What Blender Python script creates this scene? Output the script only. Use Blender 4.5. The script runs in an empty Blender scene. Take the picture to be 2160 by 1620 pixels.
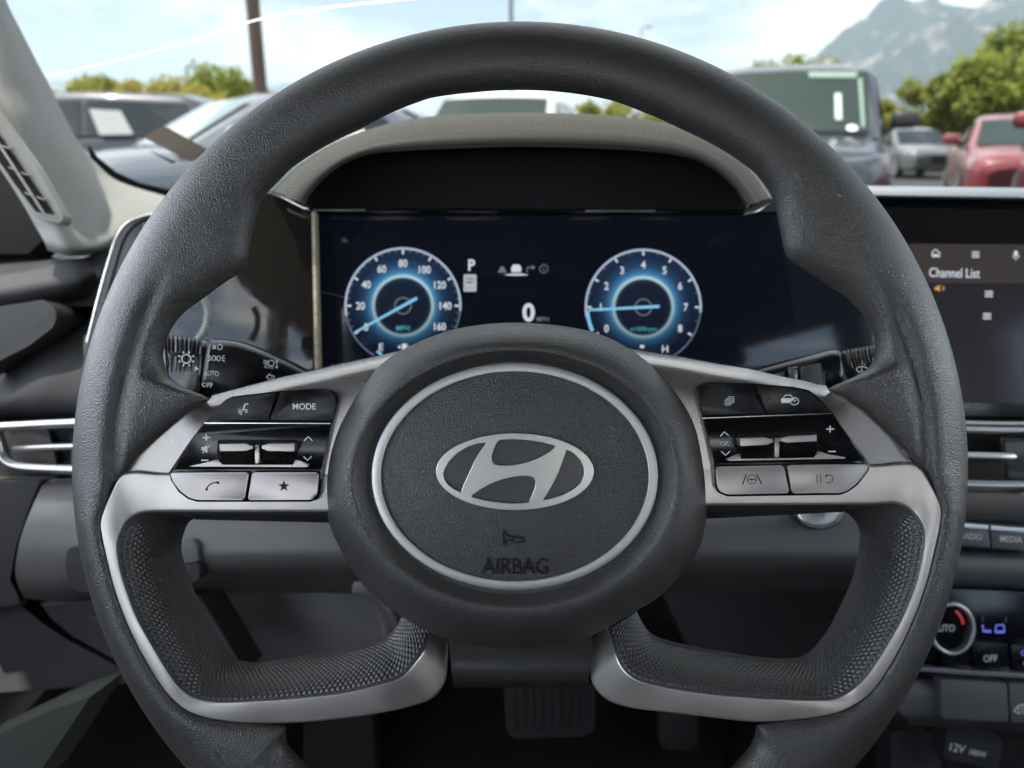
import bpy, bmesh, math, random
from mathutils import Vector, Matrix, noise
from math import sin, cos, pi, radians, sqrt, exp, atan2, hypot

# ------------------------------------------------------------------ camera, sky, sun, exposure
sc = bpy.context.scene
COL = sc.collection
F = 1663.0                                   # focal length in photograph pixels (2160 wide)
PITCH = math.atan(510.0 / F)                 # the horizon lies 510 px above the picture centre
CAM = Vector((0.0, 0.0, 1.03))
FWD = Vector((0, cos(PITCH), -sin(PITCH)))
UP = Vector((0, sin(PITCH), cos(PITCH)))
RT = Vector((1, 0, 0))
EXPOSURE = 2.55
ES = 2.0 ** (-EXPOSURE)                      # screens are set relative to the exposure

cd = bpy.data.cameras.new('camera')
cam = bpy.data.objects.new('camera', cd); COL.objects.link(cam)
cam.location = CAM; cam.rotation_euler = (pi / 2 - PITCH, 0, 0)
cd.sensor_width = 36.0; cd.lens = 36.0 * F / 2160.0
cd.clip_start = 0.02; cd.clip_end = 60000
cd.dof.use_dof = True; cd.dof.focus_distance = 0.316; cd.dof.aperture_fstop = 11.0
sc.camera = cam

SUN_EL, SUN_AZ = radians(71), radians(-100)   # azimuth from +Y, negative = left
world = bpy.data.worlds.new('World'); sc.world = world; world.use_nodes = True
wn = world.node_tree; wn.nodes.clear()
def wnode(t, **k):
    n = wn.nodes.new(t)
    for a, b in k.items(): setattr(n, a, b)
    return n
w_out = wnode('ShaderNodeOutputWorld'); w_bg = wnode('ShaderNodeBackground')
w_sky = wnode('ShaderNodeTexSky', sky_type='NISHITA', sun_disc=False)
w_sky.sun_elevation = SUN_EL; w_sky.sun_rotation = SUN_AZ
w_sky.altitude = 1400; w_sky.air_density = 1.0; w_sky.dust_density = 1.6; w_sky.ozone_density = 1.0
w_tc = wnode('ShaderNodeTexCoord'); w_map = wnode('ShaderNodeMapping')
w_map.inputs['Scale'].default_value = (1.0, 1.0, 2.6); w_map.inputs['Location'].default_value = (0.7, 0.35, 0.2)
w_n = wnode('ShaderNodeTexNoise'); w_n.inputs['Scale'].default_value = 2.1
w_n.inputs['Detail'].default_value = 8; w_n.inputs['Roughness'].default_value = 0.56
w_r = wnode('ShaderNodeValToRGB')
w_r.color_ramp.elements[0].position = 0.44; w_r.color_ramp.elements[0].color = (0, 0, 0, 1)
w_r.color_ramp.elements[1].position = 0.55; w_r.color_ramp.elements[1].color = (0.93, 0.93, 0.93, 1)
w_mix = wnode('ShaderNodeMix', data_type='RGBA')
w_mix.inputs['B'].default_value = (12.0, 11.8, 11.4, 1)
wn.links.new(w_tc.outputs['Generated'], w_map.inputs['Vector'])
wn.links.new(w_map.outputs['Vector'], w_n.inputs['Vector'])
wn.links.new(w_n.outputs['Fac'], w_r.inputs['Fac'])
wn.links.new(w_r.outputs['Color'], w_mix.inputs['Factor'])
wn.links.new(w_sky.outputs['Color'], w_mix.inputs['A'])
wn.links.new(w_mix.outputs['Result'], w_bg.inputs['Color'])
w_bg.inputs['Strength'].default_value = 0.1
wn.links.new(w_bg.outputs['Background'], w_out.inputs['Surface'])

sl = bpy.data.lights.new('sun', 'SUN'); sl.energy = 4.0; sl.angle = radians(1.0); sl.color = (1.0, 0.94, 0.85)
sun = bpy.data.objects.new('sun', sl); COL.objects.link(sun)
SUNDIR = Vector((sin(SUN_AZ) * cos(SUN_EL), cos(SUN_AZ) * cos(SUN_EL), sin(SUN_EL)))
sun.rotation_euler = (-SUNDIR).to_track_quat('-Z', 'Y').to_euler(); sun.location = (0, 0, 30)

vs = sc.view_settings
vs.view_transform = 'Standard'; vs.look = 'None'; vs.exposure = EXPOSURE; vs.gamma = 1.0; vs.use_curve_mapping = False
sc.cycles.max_bounces = 10; sc.cycles.transparent_max_bounces = 16; sc.cycles.volume_bounces = 1
sc.cycles.use_denoising = True

# ------------------------------------------------------------------ geometry helpers
def V(px, py, d):
    """photograph pixel at a depth along the view axis -> world point"""
    return CAM + RT * ((px - 1080) * d / F) + UP * ((810 - py) * d / F) + FWD * d
def G(px, py, Y):
    """photograph pixel at a distance Y ahead of the camera -> world point (for things outdoors)"""
    v = (810 - py) / F; dr = FWD + UP * v + RT * ((px - 1080) / F)
    return CAM + dr * (Y / dr.y)

def link(o): COL.objects.link(o); return o
def empty(name, loc, label=None, cat=None, group=None, kind=None):
    o = bpy.data.objects.new(name, None); o.location = loc; o.empty_display_size = 0.02
    link(o); tag(o, label, cat, group, kind); return o
def tag(o, label=None, cat=None, group=None, kind=None):
    if label: o['label'] = label
    if cat: o['category'] = cat
    if group: o['group'] = group
    if kind: o['kind'] = kind
    return o
def root_loc(p):
    l = Vector((0, 0, 0))
    while p is not None:
        l += p.location; p = p.parent
    return l
def finish(name, me, mat, parent=None, smooth=40):
    off = root_loc(parent)
    if off.length: me.transform(Matrix.Translation(-off))
    if mat is not None: me.materials.append(mat)
    if smooth is not None:
        me.shade_smooth()
        if smooth < 180: me.set_sharp_from_angle(angle=radians(smooth))
    me.update()
    o = bpy.data.objects.new(name, me); link(o); o.parent = parent
    return o
def mesh(name, verts, faces, mat, parent=None, smooth=40, uv=None):
    me = bpy.data.meshes.new(name)
    me.from_pydata([tuple(v) for v in verts], [], faces)
    if uv:
        l = me.uv_layers.new(name='UVMap')
        for lp in me.loops: l.data[lp.index].uv = uv[lp.vertex_index]
    return finish(name, me, mat, parent, smooth)
def bm_obj(name, bm, mat, parent=None, smooth=40):
    bmesh.ops.recalc_face_normals(bm, faces=bm.faces[:])
    me = bpy.data.meshes.new(name); bm.to_mesh(me); bm.free()
    return finish(name, me, mat, parent, smooth)

def catmull(P, n, closed=False):
    """n points along a Catmull-Rom curve through P (tuples of any length), even in key spacing by chord length"""
    m = len(P); D = len(P[0])
    seg = m if closed else m - 1
    L = []
    for i in range(seg):
        a, b = P[i], P[(i + 1) % m]
        L.append(max(1e-9, hypot(b[0] - a[0], b[1] - a[1])))
    T = sum(L); out = []
    N = n if closed else n - 1
    acc = 0; i = 0
    for k in range(n):
        s = T * k / N
        while i < seg - 1 and acc + L[i] < s: acc += L[i]; i += 1
        t = min(1, max(0, (s - acc) / L[i]))
        def g(j): return P[j % m] if closed else P[min(m - 1, max(0, j))]
        p0, p1, p2, p3 = g(i - 1), g(i), g(i + 1), g(i + 2)
        la = max(1e-6, hypot(p1[0] - p0[0], p1[1] - p0[1])); lb = L[i]; lc = max(1e-6, hypot(p3[0] - p2[0], p3[1] - p2[1]))
        q = []
        for c in range(D):
            m1 = ((p2[c] - p1[c]) + (p1[c] - p0[c]) * lb / la) / (1 + (lb / la) if la > 1e-5 else 1) if la > 1e-5 else (p2[c] - p1[c])
            m2 = ((p3[c] - p2[c]) * lb / lc + (p2[c] - p1[c])) / (1 + lb / lc) if lc > 1e-5 else (p2[c] - p1[c])
            h = (2*t**3 - 3*t*t + 1) * p1[c] + (t**3 - 2*t*t + t) * m1 + (-2*t**3 + 3*t*t) * p2[c] + (t**3 - t*t) * m2
            q.append(h)
        out.append(tuple(q))
    return out
def keyspline(P, n):
    """like catmull, but n samples per key interval measured in the chord of the first two columns of the whole row"""
    return catmull(P, n)

def dfn(d): return d if callable(d) else (lambda x, y: d)

def rounded(pts, r, seg=4):
    """round the corners of a polygon (px)"""
    out = []; n = len(pts)
    for i in range(n):
        p0 = Vector(pts[i - 1]); p = Vector(pts[i]); p1 = Vector(pts[(i + 1) % n])
        a = p0 - p; b = p1 - p
        rr = min(r, a.length * 0.45, b.length * 0.45)
        if rr < 0.3: out.append(tuple(p)); continue
        A = p + a.normalized() * rr; B = p + b.normalized() * rr
        for k in range(seg + 1):
            t = k / seg
            q = A * (1 - t) ** 2 + p * 2 * t * (1 - t) + B * t * t
            out.append((q.x, q.y))
    return out

def map_bm(bm, d):
    f = dfn(d)
    for v in bm.verts:
        px, py, z = v.co.x, -v.co.y, v.co.z
        dd = f(px, py)
        v.co = V(px, py, dd) - FWD * (z * dd / F)

def plate(name, pts, d, thick, mat, parent, bevel=2.0, seg=2, r=0, smooth=35, bulge=0):
    """a solid plate: outline in px, front face at depth d (number or function of px,py), thickness in metres"""
    if r: pts = rounded(pts, r)
    f = dfn(d); cx = sum(p[0] for p in pts) / len(pts); cy = sum(p[1] for p in pts) / len(pts)
    s = f(cx, cy) / F
    bm = bmesh.new()
    fr = [bm.verts.new((p[0], -p[1], 0)) for p in pts]
    bk = [bm.verts.new((p[0], -p[1], -thick / s)) for p in pts]
    n = len(pts)
    bm.faces.new(fr)
    for i in range(n): bm.faces.new((fr[i], bk[i], bk[(i + 1) % n], fr[(i + 1) % n]))
    bm.faces.new(bk[::-1])
    if bevel:
        fs = set(fr)
        ed = [e for e in bm.edges if e.verts[0] in fs and e.verts[1] in fs]
        try: bmesh.ops.bevel(bm, geom=ed, offset=bevel, segments=seg, profile=0.6, affect='EDGES', clamp_overlap=True)
        except Exception: pass
    map_bm(bm, d)
    return bm_obj(name, bm, mat, parent, smooth)

def me_from_curve(cu):
    o = bpy.data.objects.new('tmp_curve', cu)
    me = bpy.data.meshes.new_from_object(o)
    bpy.data.objects.remove(o); bpy.data.curves.remove(cu)
    return me
def map_me(me, d, zs=1.0):
    f = dfn(d)
    for v in me.vertices:
        px, py, z = v.co.x, -v.co.y, v.co.z
        dd = f(px, py); v.co = V(px, py, dd) - FWD * (z * zs)
def shape(name, loops, d, thick, mat, parent, bevel=0.0, smooth=35):
    """filled outline with holes (px), raised from depth d towards the camera by thick metres"""
    f = dfn(d); s = f(*loops[0][0]) / F
    cu = bpy.data.curves.new('tmp', 'CURVE'); cu.dimensions = '2D'; cu.fill_mode = 'BOTH'
    cu.extrude = max(0.0, thick / s / 2 - bevel); cu.bevel_depth = bevel; cu.bevel_resolution = 1; cu.offset = -bevel
    for lp in loops:
        sp = cu.splines.new('POLY'); sp.points.add(len(lp) - 1); sp.use_cyclic_u = True
        for i, p in enumerate(lp): sp.points[i].co = (p[0], -p[1], 0, 1)
    me = me_from_curve(cu)
    for v in me.vertices: v.co.z += thick / s / 2
    map_me(me, d, s)
    return finish(name, me, mat, parent, smooth)

def text(name, s, cx, cy, h, d, mat, parent, w=None, bold=0.0, rot=0, thick=0.00012, shear=0, xfit=1.0):
    cu = bpy.data.curves.new('tmp', 'FONT'); cu.body = s; cu.size = 10; cu.offset = bold
    cu.extrude = 0.5; cu.resolution_u = 3; cu.shear = shear
    me = me_from_curve(cu)
    xs = [v.co.x for v in me.vertices]; ys = [v.co.y for v in me.vertices]
    if not xs: return None
    x0, x1, y0, y1 = min(xs), max(xs), min(ys), max(ys)
    sy = h / (y1 - y0); sx = (w / (x1 - x0)) if w else sy * xfit
    f = dfn(d); sm = f(cx, cy) / F
    c_, s_ = cos(radians(rot)), sin(radians(rot))
    for v in me.vertices:
        x = (v.co.x - (x0 + x1) / 2) * sx; y = (v.co.y - (y0 + y1) / 2) * sy
        z = (v.co.z + 0.5) * thick / sm
        v.co = (cx + x * c_ - y * s_, -(cy) + x * s_ + y * c_, z)
    map_me(me, d, sm)
    return finish(name, me, mat, parent, 30)

class Icon:
    """flat printed marks: strokes, polygons and rings joined in one thin raised mesh"""
    def __init__(s): s.polys = []
    def poly(s, pts): s.polys.append([tuple(p) for p in pts]); return s
    def stroke(s, pts, w, closed=False):
        n = len(pts); L = []; R = []
        for i in range(n):
            if closed: a, b = pts[i - 1], pts[(i + 1) % n]
            else: a, b = pts[max(0, i - 1)], pts[min(n - 1, i + 1)]
            dx, dy = b[0] - a[0], b[1] - a[1]; l = hypot(dx, dy) or 1
            nx, ny = -dy / l * w / 2, dx / l * w / 2
            L.append((pts[i][0] + nx, pts[i][1] + ny)); R.append((pts[i][0] - nx, pts[i][1] - ny))
        for i in range(n if closed else n - 1):
            j = (i + 1) % n
            s.polys.append([L[i], L[j], R[j], R[i]])
        return s
    def ring(s, cx, cy, rx, ry, w, a0=0, a1=360, n=28):
        full = abs(a1 - a0) >= 359.9
        P = [(cx + rx * cos(radians(a0 + (a1 - a0) * k / n)), cy - ry * sin(radians(a0 + (a1 - a0) * k / n))) for k in range(n if full else n + 1)]
        return s.stroke(P, w, full)
    def disc(s, cx, cy, rx, ry, n=16):
        return s.poly([(cx + rx * cos(2 * pi * k / n), cy + ry * sin(2 * pi * k / n)) for k in range(n)])
    def build(s, name, d, mat, parent, raise_=0.00006):
        f = dfn(d); vs = []; fs = []
        for p in s.polys:
            b = len(vs); n = len(p)
            for q in p:
                vs.append(V(q[0], q[1], f(*q) - raise_))
            ar = sum(p[i - 1][0] * p[i][1] - p[i][0] * p[i - 1][1] for i in range(n))
            idx = list(range(b, b + n))
            fs.append(idx[::-1] if ar > 0 else idx)
        return mesh(name, vs, fs, mat, parent, None)

def grid(name, rows, mat, parent, closed_u=False, closed_v=False, smooth=60, uv=None, flip=False):
    """rows of world points -> quad sheet"""
    R = len(rows); C = len(rows[0]); vs = [p for r in rows for p in r]; fs = []
    for i in range(R if closed_v else R - 1):
        for j in range(C if closed_u else C - 1):
            a = i * C + j; b = i * C + (j + 1) % C; c = ((i + 1) % R) * C + (j + 1) % C; e = ((i + 1) % R) * C + j
            fs.append((a, e, c, b) if flip else (a, b, c, e))
    return mesh(name, vs, fs, mat, parent, smooth, uv)
def loft_px(name, curves, n, mat, parent, m=None, smooth=60, flip=False):
    """loft through curves of (px,py,d); m = number of rows after smoothing across"""
    C = [catmull(c, n) for c in curves]
    if m:
        cols = []
        for j in range(n):
            key = [C[i][j] for i in range(len(C))]
            # even parameter smoothing
            q = []
            K = len(key)
            for k in range(m):
                s = (K - 1) * k / (m - 1); i = min(K - 2, int(s)); t = s - i
                p0, p1, p2, p3 = key[max(0, i - 1)], key[i], key[i + 1], key[min(K - 1, i + 2)]
                q.append(tuple(0.5 * ((2 * p1[c]) + (-p0[c] + p2[c]) * t + (2*p0[c] - 5*p1[c] + 4*p2[c] - p3[c]) * t*t + (-p0[c] + 3*p1[c] - 3*p2[c] + p3[c]) * t**3) for c in range(3)))
            cols.append(q)
        C = [[cols[j][k] for j in range(n)] for k in range(m)]
    rows = [[V(*p) for p in r] for r in C]
    return grid(name, rows, mat, parent, smooth=smooth, flip=flip)
def box_w(name, c, s, mat, parent=None, bevel=0.0, rot=None, smooth=35):
    """box in world axes: centre, full size"""
    bm = bmesh.new(); bmesh.ops.create_cube(bm, size=1)
    for v in bm.verts: v.co = Vector((v.co.x * s[0], v.co.y * s[1], v.co.z * s[2]))
    if bevel: bmesh.ops.bevel(bm, geom=bm.edges[:], offset=bevel, segments=2, profile=0.6, affect='EDGES', clamp_overlap=True)
    if rot is not None:
        for v in bm.verts: v.co = rot @ v.co
    for v in bm.verts: v.co += Vector(c)
    return bm_obj(name, bm, mat, parent, smooth)
def tube_w(name, pts, radii, mat, parent=None, n=12, caps=True, smooth=60, flat=1.0):
    rows = []
    P = [Vector(p) for p in pts]
    for i, p in enumerate(P):
        t = (P[min(len(P) - 1, i + 1)] - P[max(0, i - 1)]).normalized()
        u = t.cross(FWD if abs(t.dot(FWD)) < 0.9 else UP).normalized(); w = t.cross(u).normalized()
        r = radii[i] if isinstance(radii, (list, tuple)) else radii
        rows.append([p + u * (r * cos(2*pi*k/n)) + w * (r * flat * sin(2*pi*k/n)) for k in range(n)])
    R = len(rows); vs = [q for r_ in rows for q in r_]; fs = []
    for i in range(R - 1):
        for j in range(n): fs.append((i*n+j, i*n+(j+1) % n, (i+1)*n+(j+1) % n, (i+1)*n+j))
    if caps: fs.append(tuple(range(n))[::-1]); fs.append(tuple((R-1)*n+k for k in range(n)))
    return mesh(name, vs, fs, mat, parent, smooth)

# ------------------------------------------------------------------ materials
MATS = {}
def mat_new(name):
    m = bpy.data.materials.new(name); m.use_nodes = True
    nt = m.node_tree; nt.nodes.clear()
    out = nt.nodes.new('ShaderNodeOutputMaterial'); b = nt.nodes.new('ShaderNodeBsdfPrincipled')
    nt.links.new(b.outputs['BSDF'], out.inputs['Surface'])
    MATS[name] = m
    return m, nt, b, out
def pbr(name, col, rough=0.5, metal=0.0, spec=0.5, var=0.0, vscale=60, rvar=0.0, bump=None, coat=0.0, em=None, ems=0.0, aniso=0.0, dust=False):
    """bump = (kind, scale, strength, distance)"""
    m, nt, b, out = mat_new(name); L = nt.links.new
    b.inputs['Base Color'].default_value = (*col, 1); b.inputs['Roughness'].default_value = rough
    b.inputs['Metallic'].default_value = metal; b.inputs['Specular IOR Level'].default_value = spec
    b.inputs['Coat Weight'].default_value = coat; b.inputs['Coat Roughness'].default_value = 0.03
    if aniso: b.inputs['Anisotropic'].default_value = aniso
    if em: b.inputs['Emission Color'].default_value = (*em, 1); b.inputs['Emission Strength'].default_value = ems
    tc = nt.nodes.new('ShaderNodeTexCoord')
    if var or rvar:
        n = nt.nodes.new('ShaderNodeTexNoise'); n.inputs['Scale'].default_value = vscale; n.inputs['Detail'].default_value = 6
        L(tc.outputs['Object'], n.inputs['Vector'])
        if var:
            mp = nt.nodes.new('ShaderNodeMapRange'); mp.inputs['From Min'].default_value = 0.3; mp.inputs['From Max'].default_value = 0.7
            mp.inputs['To Min'].default_value = 1 - var; mp.inputs['To Max'].default_value = 1 + var
            L(n.outputs['Fac'], mp.inputs['Value'])
            mx = nt.nodes.new('ShaderNodeMix'); mx.data_type = 'RGBA'; mx.blend_type = 'MULTIPLY'; mx.inputs['Factor'].default_value = 1
            mx.inputs['A'].default_value = (*col, 1); L(mp.outputs['Result'], mx.inputs['B']); L(mx.outputs['Result'], b.inputs['Base Color'])
        if rvar:
            mp2 = nt.nodes.new('ShaderNodeMapRange'); mp2.inputs['From Min'].default_value = 0.3; mp2.inputs['From Max'].default_value = 0.7
            mp2.inputs['To Min'].default_value = max(0.02, rough - rvar); mp2.inputs['To Max'].default_value = rough + rvar
            L(n.outputs['Fac'], mp2.inputs['Value']); L(mp2.outputs['Result'], b.inputs['Roughness'])
    if dust:
        v1 = nt.nodes.new('ShaderNodeTexVoronoi'); v1.inputs['Scale'].default_value = 130; L(tc.outputs['Object'], v1.inputs['Vector'])
        c1 = nt.nodes.new('ShaderNodeMath'); c1.operation = 'LESS_THAN'; c1.inputs[1].default_value = 0.030; L(v1.outputs['Distance'], c1.inputs[0])
        sp_ = nt.nodes.new('ShaderNodeSeparateColor'); L(v1.outputs['Color'], sp_.inputs[0])
        c2 = nt.nodes.new('ShaderNodeMath'); c2.operation = 'GREATER_THAN'; c2.inputs[1].default_value = 0.72; L(sp_.outputs[0], c2.inputs[0])
        c3 = nt.nodes.new('ShaderNodeMath'); c3.operation = 'MULTIPLY'; L(c1.outputs[0], c3.inputs[0]); L(c2.outputs[0], c3.inputs[1])
        dm = nt.nodes.new('ShaderNodeMix'); dm.data_type = 'RGBA'; dm.inputs['A'].default_value = (*col, 1); dm.inputs['B'].default_value = (.32,.31,.29,1)
        L(c3.outputs[0], dm.inputs['Factor']); L(dm.outputs['Result'], b.inputs['Base Color'])
    if bump:
        kind, scl, st, dist = bump
        bp = nt.nodes.new('ShaderNodeBump'); bp.inputs['Strength'].default_value = st; bp.inputs['Distance'].default_value = dist
        if kind == 'leather':
            # pebbled grain: warped cells with creases between them
            nz = nt.nodes.new('ShaderNodeTexNoise'); nz.inputs['Scale'].default_value = scl * 0.5; nz.inputs['Detail'].default_value = 3
            ad = nt.nodes.new('ShaderNodeMix'); ad.data_type = 'VECTOR'; ad.inputs['Factor'].default_value = 0.0022
            va = nt.nodes.new('ShaderNodeVectorMath'); va.operation = 'SCALE'; va.inputs['Scale'].default_value = 0.0006
            vb = nt.nodes.new('ShaderNodeVectorMath'); vb.operation = 'ADD'
            L(tc.outputs['Object'], nz.inputs['Vector']); L(nz.outputs['Color'], va.inputs[0]); L(va.outputs[0], vb.inputs[1]); L(tc.outputs['Object'], vb.inputs[0])
            nt.nodes.remove(ad)
            vo = nt.nodes.new('ShaderNodeTexVoronoi'); vo.feature = 'DISTANCE_TO_EDGE'; vo.inputs['Scale'].default_value = scl
            L(vb.outputs[0], vo.inputs['Vector'])
            mr = nt.nodes.new('ShaderNodeMapRange'); mr.interpolation_type = 'SMOOTHSTEP'
            mr.inputs['From Min'].default_value = 0.0; mr.inputs['From Max'].default_value = 0.26
            L(vo.outputs['Distance'], mr.inputs['Value'])
            L(mr.outputs['Result'], bp.inputs['Height'])
        elif kind == 'noise':
            nz = nt.nodes.new('ShaderNodeTexNoise'); nz.inputs['Scale'].default_value = scl; nz.inputs['Detail'].default_value = 4
            L(tc.outputs['Object'], nz.inputs['Vector']); L(nz.outputs['Fac'], bp.inputs['Height'])
        elif kind == 'voronoi':
            vo = nt.nodes.new('ShaderNodeTexVoronoi'); vo.inputs['Scale'].default_value = scl; vo.inputs['Randomness'].default_value = 0.25
            L(tc.outputs['Object'], vo.inputs['Vector']); bp.invert = True; L(vo.outputs['Distance'], bp.inputs['Height'])
        elif kind == 'weave':
            mp = nt.nodes.new('ShaderNodeMapping'); mp.inputs['Rotation'].default_value = (0.3, 0.5, 0.4); L(tc.outputs['Object'], mp.inputs['Vector'])
            w1 = nt.nodes.new('ShaderNodeTexWave'); w1.inputs['Scale'].default_value = scl; w1.bands_direction = 'X'
            w2 = nt.nodes.new('ShaderNodeTexWave'); w2.inputs['Scale'].default_value = scl; w2.bands_direction = 'Z'
            mu = nt.nodes.new('ShaderNodeMath'); mu.operation = 'MULTIPLY'
            L(mp.outputs['Vector'], w1.inputs['Vector']); L(mp.outputs['Vector'], w2.inputs['Vector'])
            L(w1.outputs['Fac'], mu.inputs[0]); L(w2.outputs['Fac'], mu.inputs[1]); L(mu.outputs[0], bp.inputs['Height'])
        elif kind == 'brush':
            mp = nt.nodes.new('ShaderNodeMapping'); mp.inputs['Scale'].default_value = (25, 1600, 1600); L(tc.outputs['Object'], mp.inputs['Vector'])
            nz = nt.nodes.new('ShaderNodeTexNoise'); nz.inputs['Scale'].default_value = scl; nz.inputs['Detail'].default_value = 3
            L(mp.outputs['Vector'], nz.inputs['Vector']); L(nz.outputs['Fac'], bp.inputs['Height'])
        L(bp.outputs['Normal'], b.inputs['Normal'])
    return m
def emis(name, col, s):
    m, nt, b, out = mat_new(name)
    b.inputs['Base Color'].default_value = (0.01, 0.01, 0.012, 1); b.inputs['Roughness'].default_value = 0.3
    b.inputs['Emission Color'].default_value = (*col, 1); b.inputs['Emission Strength'].default_value = s * ES
    return m

M_leather = pbr('leather', (0.043, 0.041, 0.040), 0.40, spec=0.95, rvar=0.03, vscale=25, bump=('leather', 900, 0.5, 0.00024))
M_pad = pbr('pad_vinyl', (0.043, 0.041, 0.040), 0.41, spec=0.9, rvar=0.03, vscale=25, bump=('leather', 940, 0.5, 0.00025))
M_mark = pbr('moulded_mark', (0.014, 0.014, 0.014), 0.32, spec=0.5)
M_smoothpad = pbr('smooth_vinyl', (0.046, 0.045, 0.044), 0.30, spec=0.8)
M_silver = pbr('satin_silver', (0.62, 0.585, 0.555), 0.38, metal=0.85, rvar=0.06, vscale=45, var=0.03)
M_ring = pbr('ring_silver', (0.62, 0.61, 0.60), 0.38, metal=0.9)
M_brushed = pbr('brushed_silver', (0.72, 0.70, 0.67), 0.30, metal=0.97, bump=('brush', 1.0, 0.25, 0.0002))
M_dsatin = pbr('dark_satin', (0.41, 0.38, 0.365), 0.27, metal=0.75, rvar=0.03, vscale=30)
M_button = pbr('button_silver', (0.40, 0.365, 0.35), 0.33, metal=0.8, rvar=0.03, vscale=60)
M_piano = pbr('piano_black', (0.005, 0.005, 0.006), 0.14, spec=0.35, rvar=0.04, vscale=200, dust=True)
M_pianob = pbr('button_black', (0.006, 0.006, 0.007), 0.26, spec=0.28, rvar=0.05, vscale=200, dust=True)
M_black = pbr('matte_black', (0.012, 0.012, 0.013), 0.8, spec=0.2)
M_rubber = pbr('mesh_rubber', (0.055, 0.053, 0.053), 0.34, spec=0.8)
M_dash = pbr('dash_plastic', (0.11, 0.108, 0.108), 0.45, spec=0.5, var=0.06, vscale=20, bump=('noise', 1500, 0.25, 0.0003))
M_dash2 = pbr('dash_dark_plastic', (0.034, 0.034, 0.036), 0.62, spec=0.35, var=0.06, vscale=20, bump=('noise', 1500, 0.25, 0.0003))
M_hood = pbr('hood_plastic', (0.028, 0.0275, 0.026), 0.62, spec=0.35, bump=('noise', 900, 0.2, 0.0003))
M_hooddot = pbr('hood_dotted_plastic', (0.050, 0.047, 0.041), 0.6, spec=0.35, bump=('voronoi', 430, 0.9, 0.0012))
M_chrome = pbr('chrome', (0.75, 0.74, 0.71), 0.16, metal=1.0)
M_satinbar = pbr('satin_bar', (0.5, 0.5, 0.5), 0.3, metal=0.9)
M_trim = pbr('pillar_fabric', (0.32, 0.315, 0.305), 0.9, spec=0.15, bump=('weave', 260, 0.35, 0.0006))
M_trimp = pbr('pillar_plastic', (0.34, 0.335, 0.32), 0.7, spec=0.25, bump=('noise', 900, 0.15, 0.0003))
M_grey = pbr('grey_plastic', (0.055, 0.058, 0.054), 0.75, spec=0.25, bump=('noise', 900, 0.2, 0.0003))
M_white = pbr('white_print', (0.78, 0.79, 0.8), 0.6, spec=0.2)
M_dprint = pbr('dark_print', (0.02, 0.02, 0.022), 0.6, spec=0.2)
M_clear = pbr('smoked_lens', (0.012, 0.0105, 0.009), 0.07, spec=0.4, rvar=0.05, vscale=120)
M_carpet = pbr('carpet', (0.03, 0.03, 0.031), 0.95, spec=0.1, bump=('noise', 700, 0.8, 0.002))
M_pedal = pbr('pedal_rubber', (0.024, 0.024, 0.026), 0.7, spec=0.3)

# ------------------------------------------------------------------ steering wheel
D0 = 0.3256                                   # depth of the rim's centre plane
def wd(w): return D0 - w                      # w = metres proud of that plane, towards the driver
wheel = empty('steering_wheel', V(1097, 990, D0 + 0.02), 'black leather-grained steering wheel with silver lower spokes and oval emblem', 'steering wheel')

CX, CY, RO = 1097.0, 990.0, 945.0
sil = 0.0065
LEFT = [(1097,190,0),(1000,195,0),(907,207,0),(837,233,0),(770,267,0),(720,291,0),(667,320,0),(617,353,0),(583,387,0),(563,407,0),(547,430,0),
 (537,467,0),(530,500,0),(524,540,0),(519,558,0),(500,580,0),(473,597,0),(433,627,0),(393,655,0),(370,680,0),(357,703,0),(347,730,0),(344,753,0),(349,777,0),
 (363,800,0),(383,816,0.001),(407,826,0.002),(443,833,0.003),
 (445,843,sil),(400,870,sil),(353,907,sil),(320,937,sil),(287,967,sil),(263,998,sil+.002),(238,1035,sil+.004),(211,1098,0.0115),(214,1130,0.0118),(226,1185,0.012),(240,1240,0.012),
 (266,1312,0.012),(296,1375,0.012),(333,1437,0.0115),(360,1472,0.011),(392,1498,0.010),(425,1512,0.009),(480,1523,0.008),(536,1526,0.007),(604,1529,0.004),(603,1548,0),(606,1570,0),(647,1612,0),(700,1672,0),(800,1730,0)]
RIGHT = [(1200,196,0),(1290,212,0),(1360,238,0),(1440,274,0),(1507,307,0),(1550,333,0),(1590,363,0),(1613,390,0),(1627,413,0),(1637,437,0),(1643,473,0),(1650,510,0),(1656,535,0),
 (1668,551,0),(1700,573,0),(1740,597,0),(1787,630,0),(1817,660,0),(1837,690,0),(1845,713,0),(1847,735,0),(1842,760,0),(1830,779,0),(1813,792,0),(1787,802,0.001),(1767,808,0.002),(1744,812,0.003),
 (1742,822,sil),(1773,837,sil),(1813,863,sil),(1853,897,sil),(1887,930,sil),(1933,980,sil+.002),(1966,1025,sil+.004),(1986,1072,0.0115),(1982,1115,0.0118),(1972,1161,0.012),(1956,1225,0.012),
 (1930,1300,0.012),(1893,1378,0.012),(1858,1436,0.0115),(1833,1466,0.011),(1802,1488,0.010),(1765,1504,0.009),(1715,1515,0.008),(1650,1521,0.007),(1595,1527,0.004),(1593,1548,0),(1583,1572,0),(1540,1622,0),(1480,1680,0),(1390,1735,0)]
def polar(lst, side):
    out = []; last = None
    for x, y, w in lst:
        a = math.degrees(atan2(CY - y, x - CX)); r = hypot(x - CX, y - CY)
        if side < 0 and a < 0: a += 360
        if last is not None:
            if side < 0: a = max(a, last + 0.12)
            else: a = min(a, last - 0.12)
        out.append((a, r, w)); last = a
    return out
keys = sorted(polar(RIGHT, 1) + polar(LEFT, -1))
k0 = keys[0]; keys.append((k0[0] + 360, k0[1], k0[2]))
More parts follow.
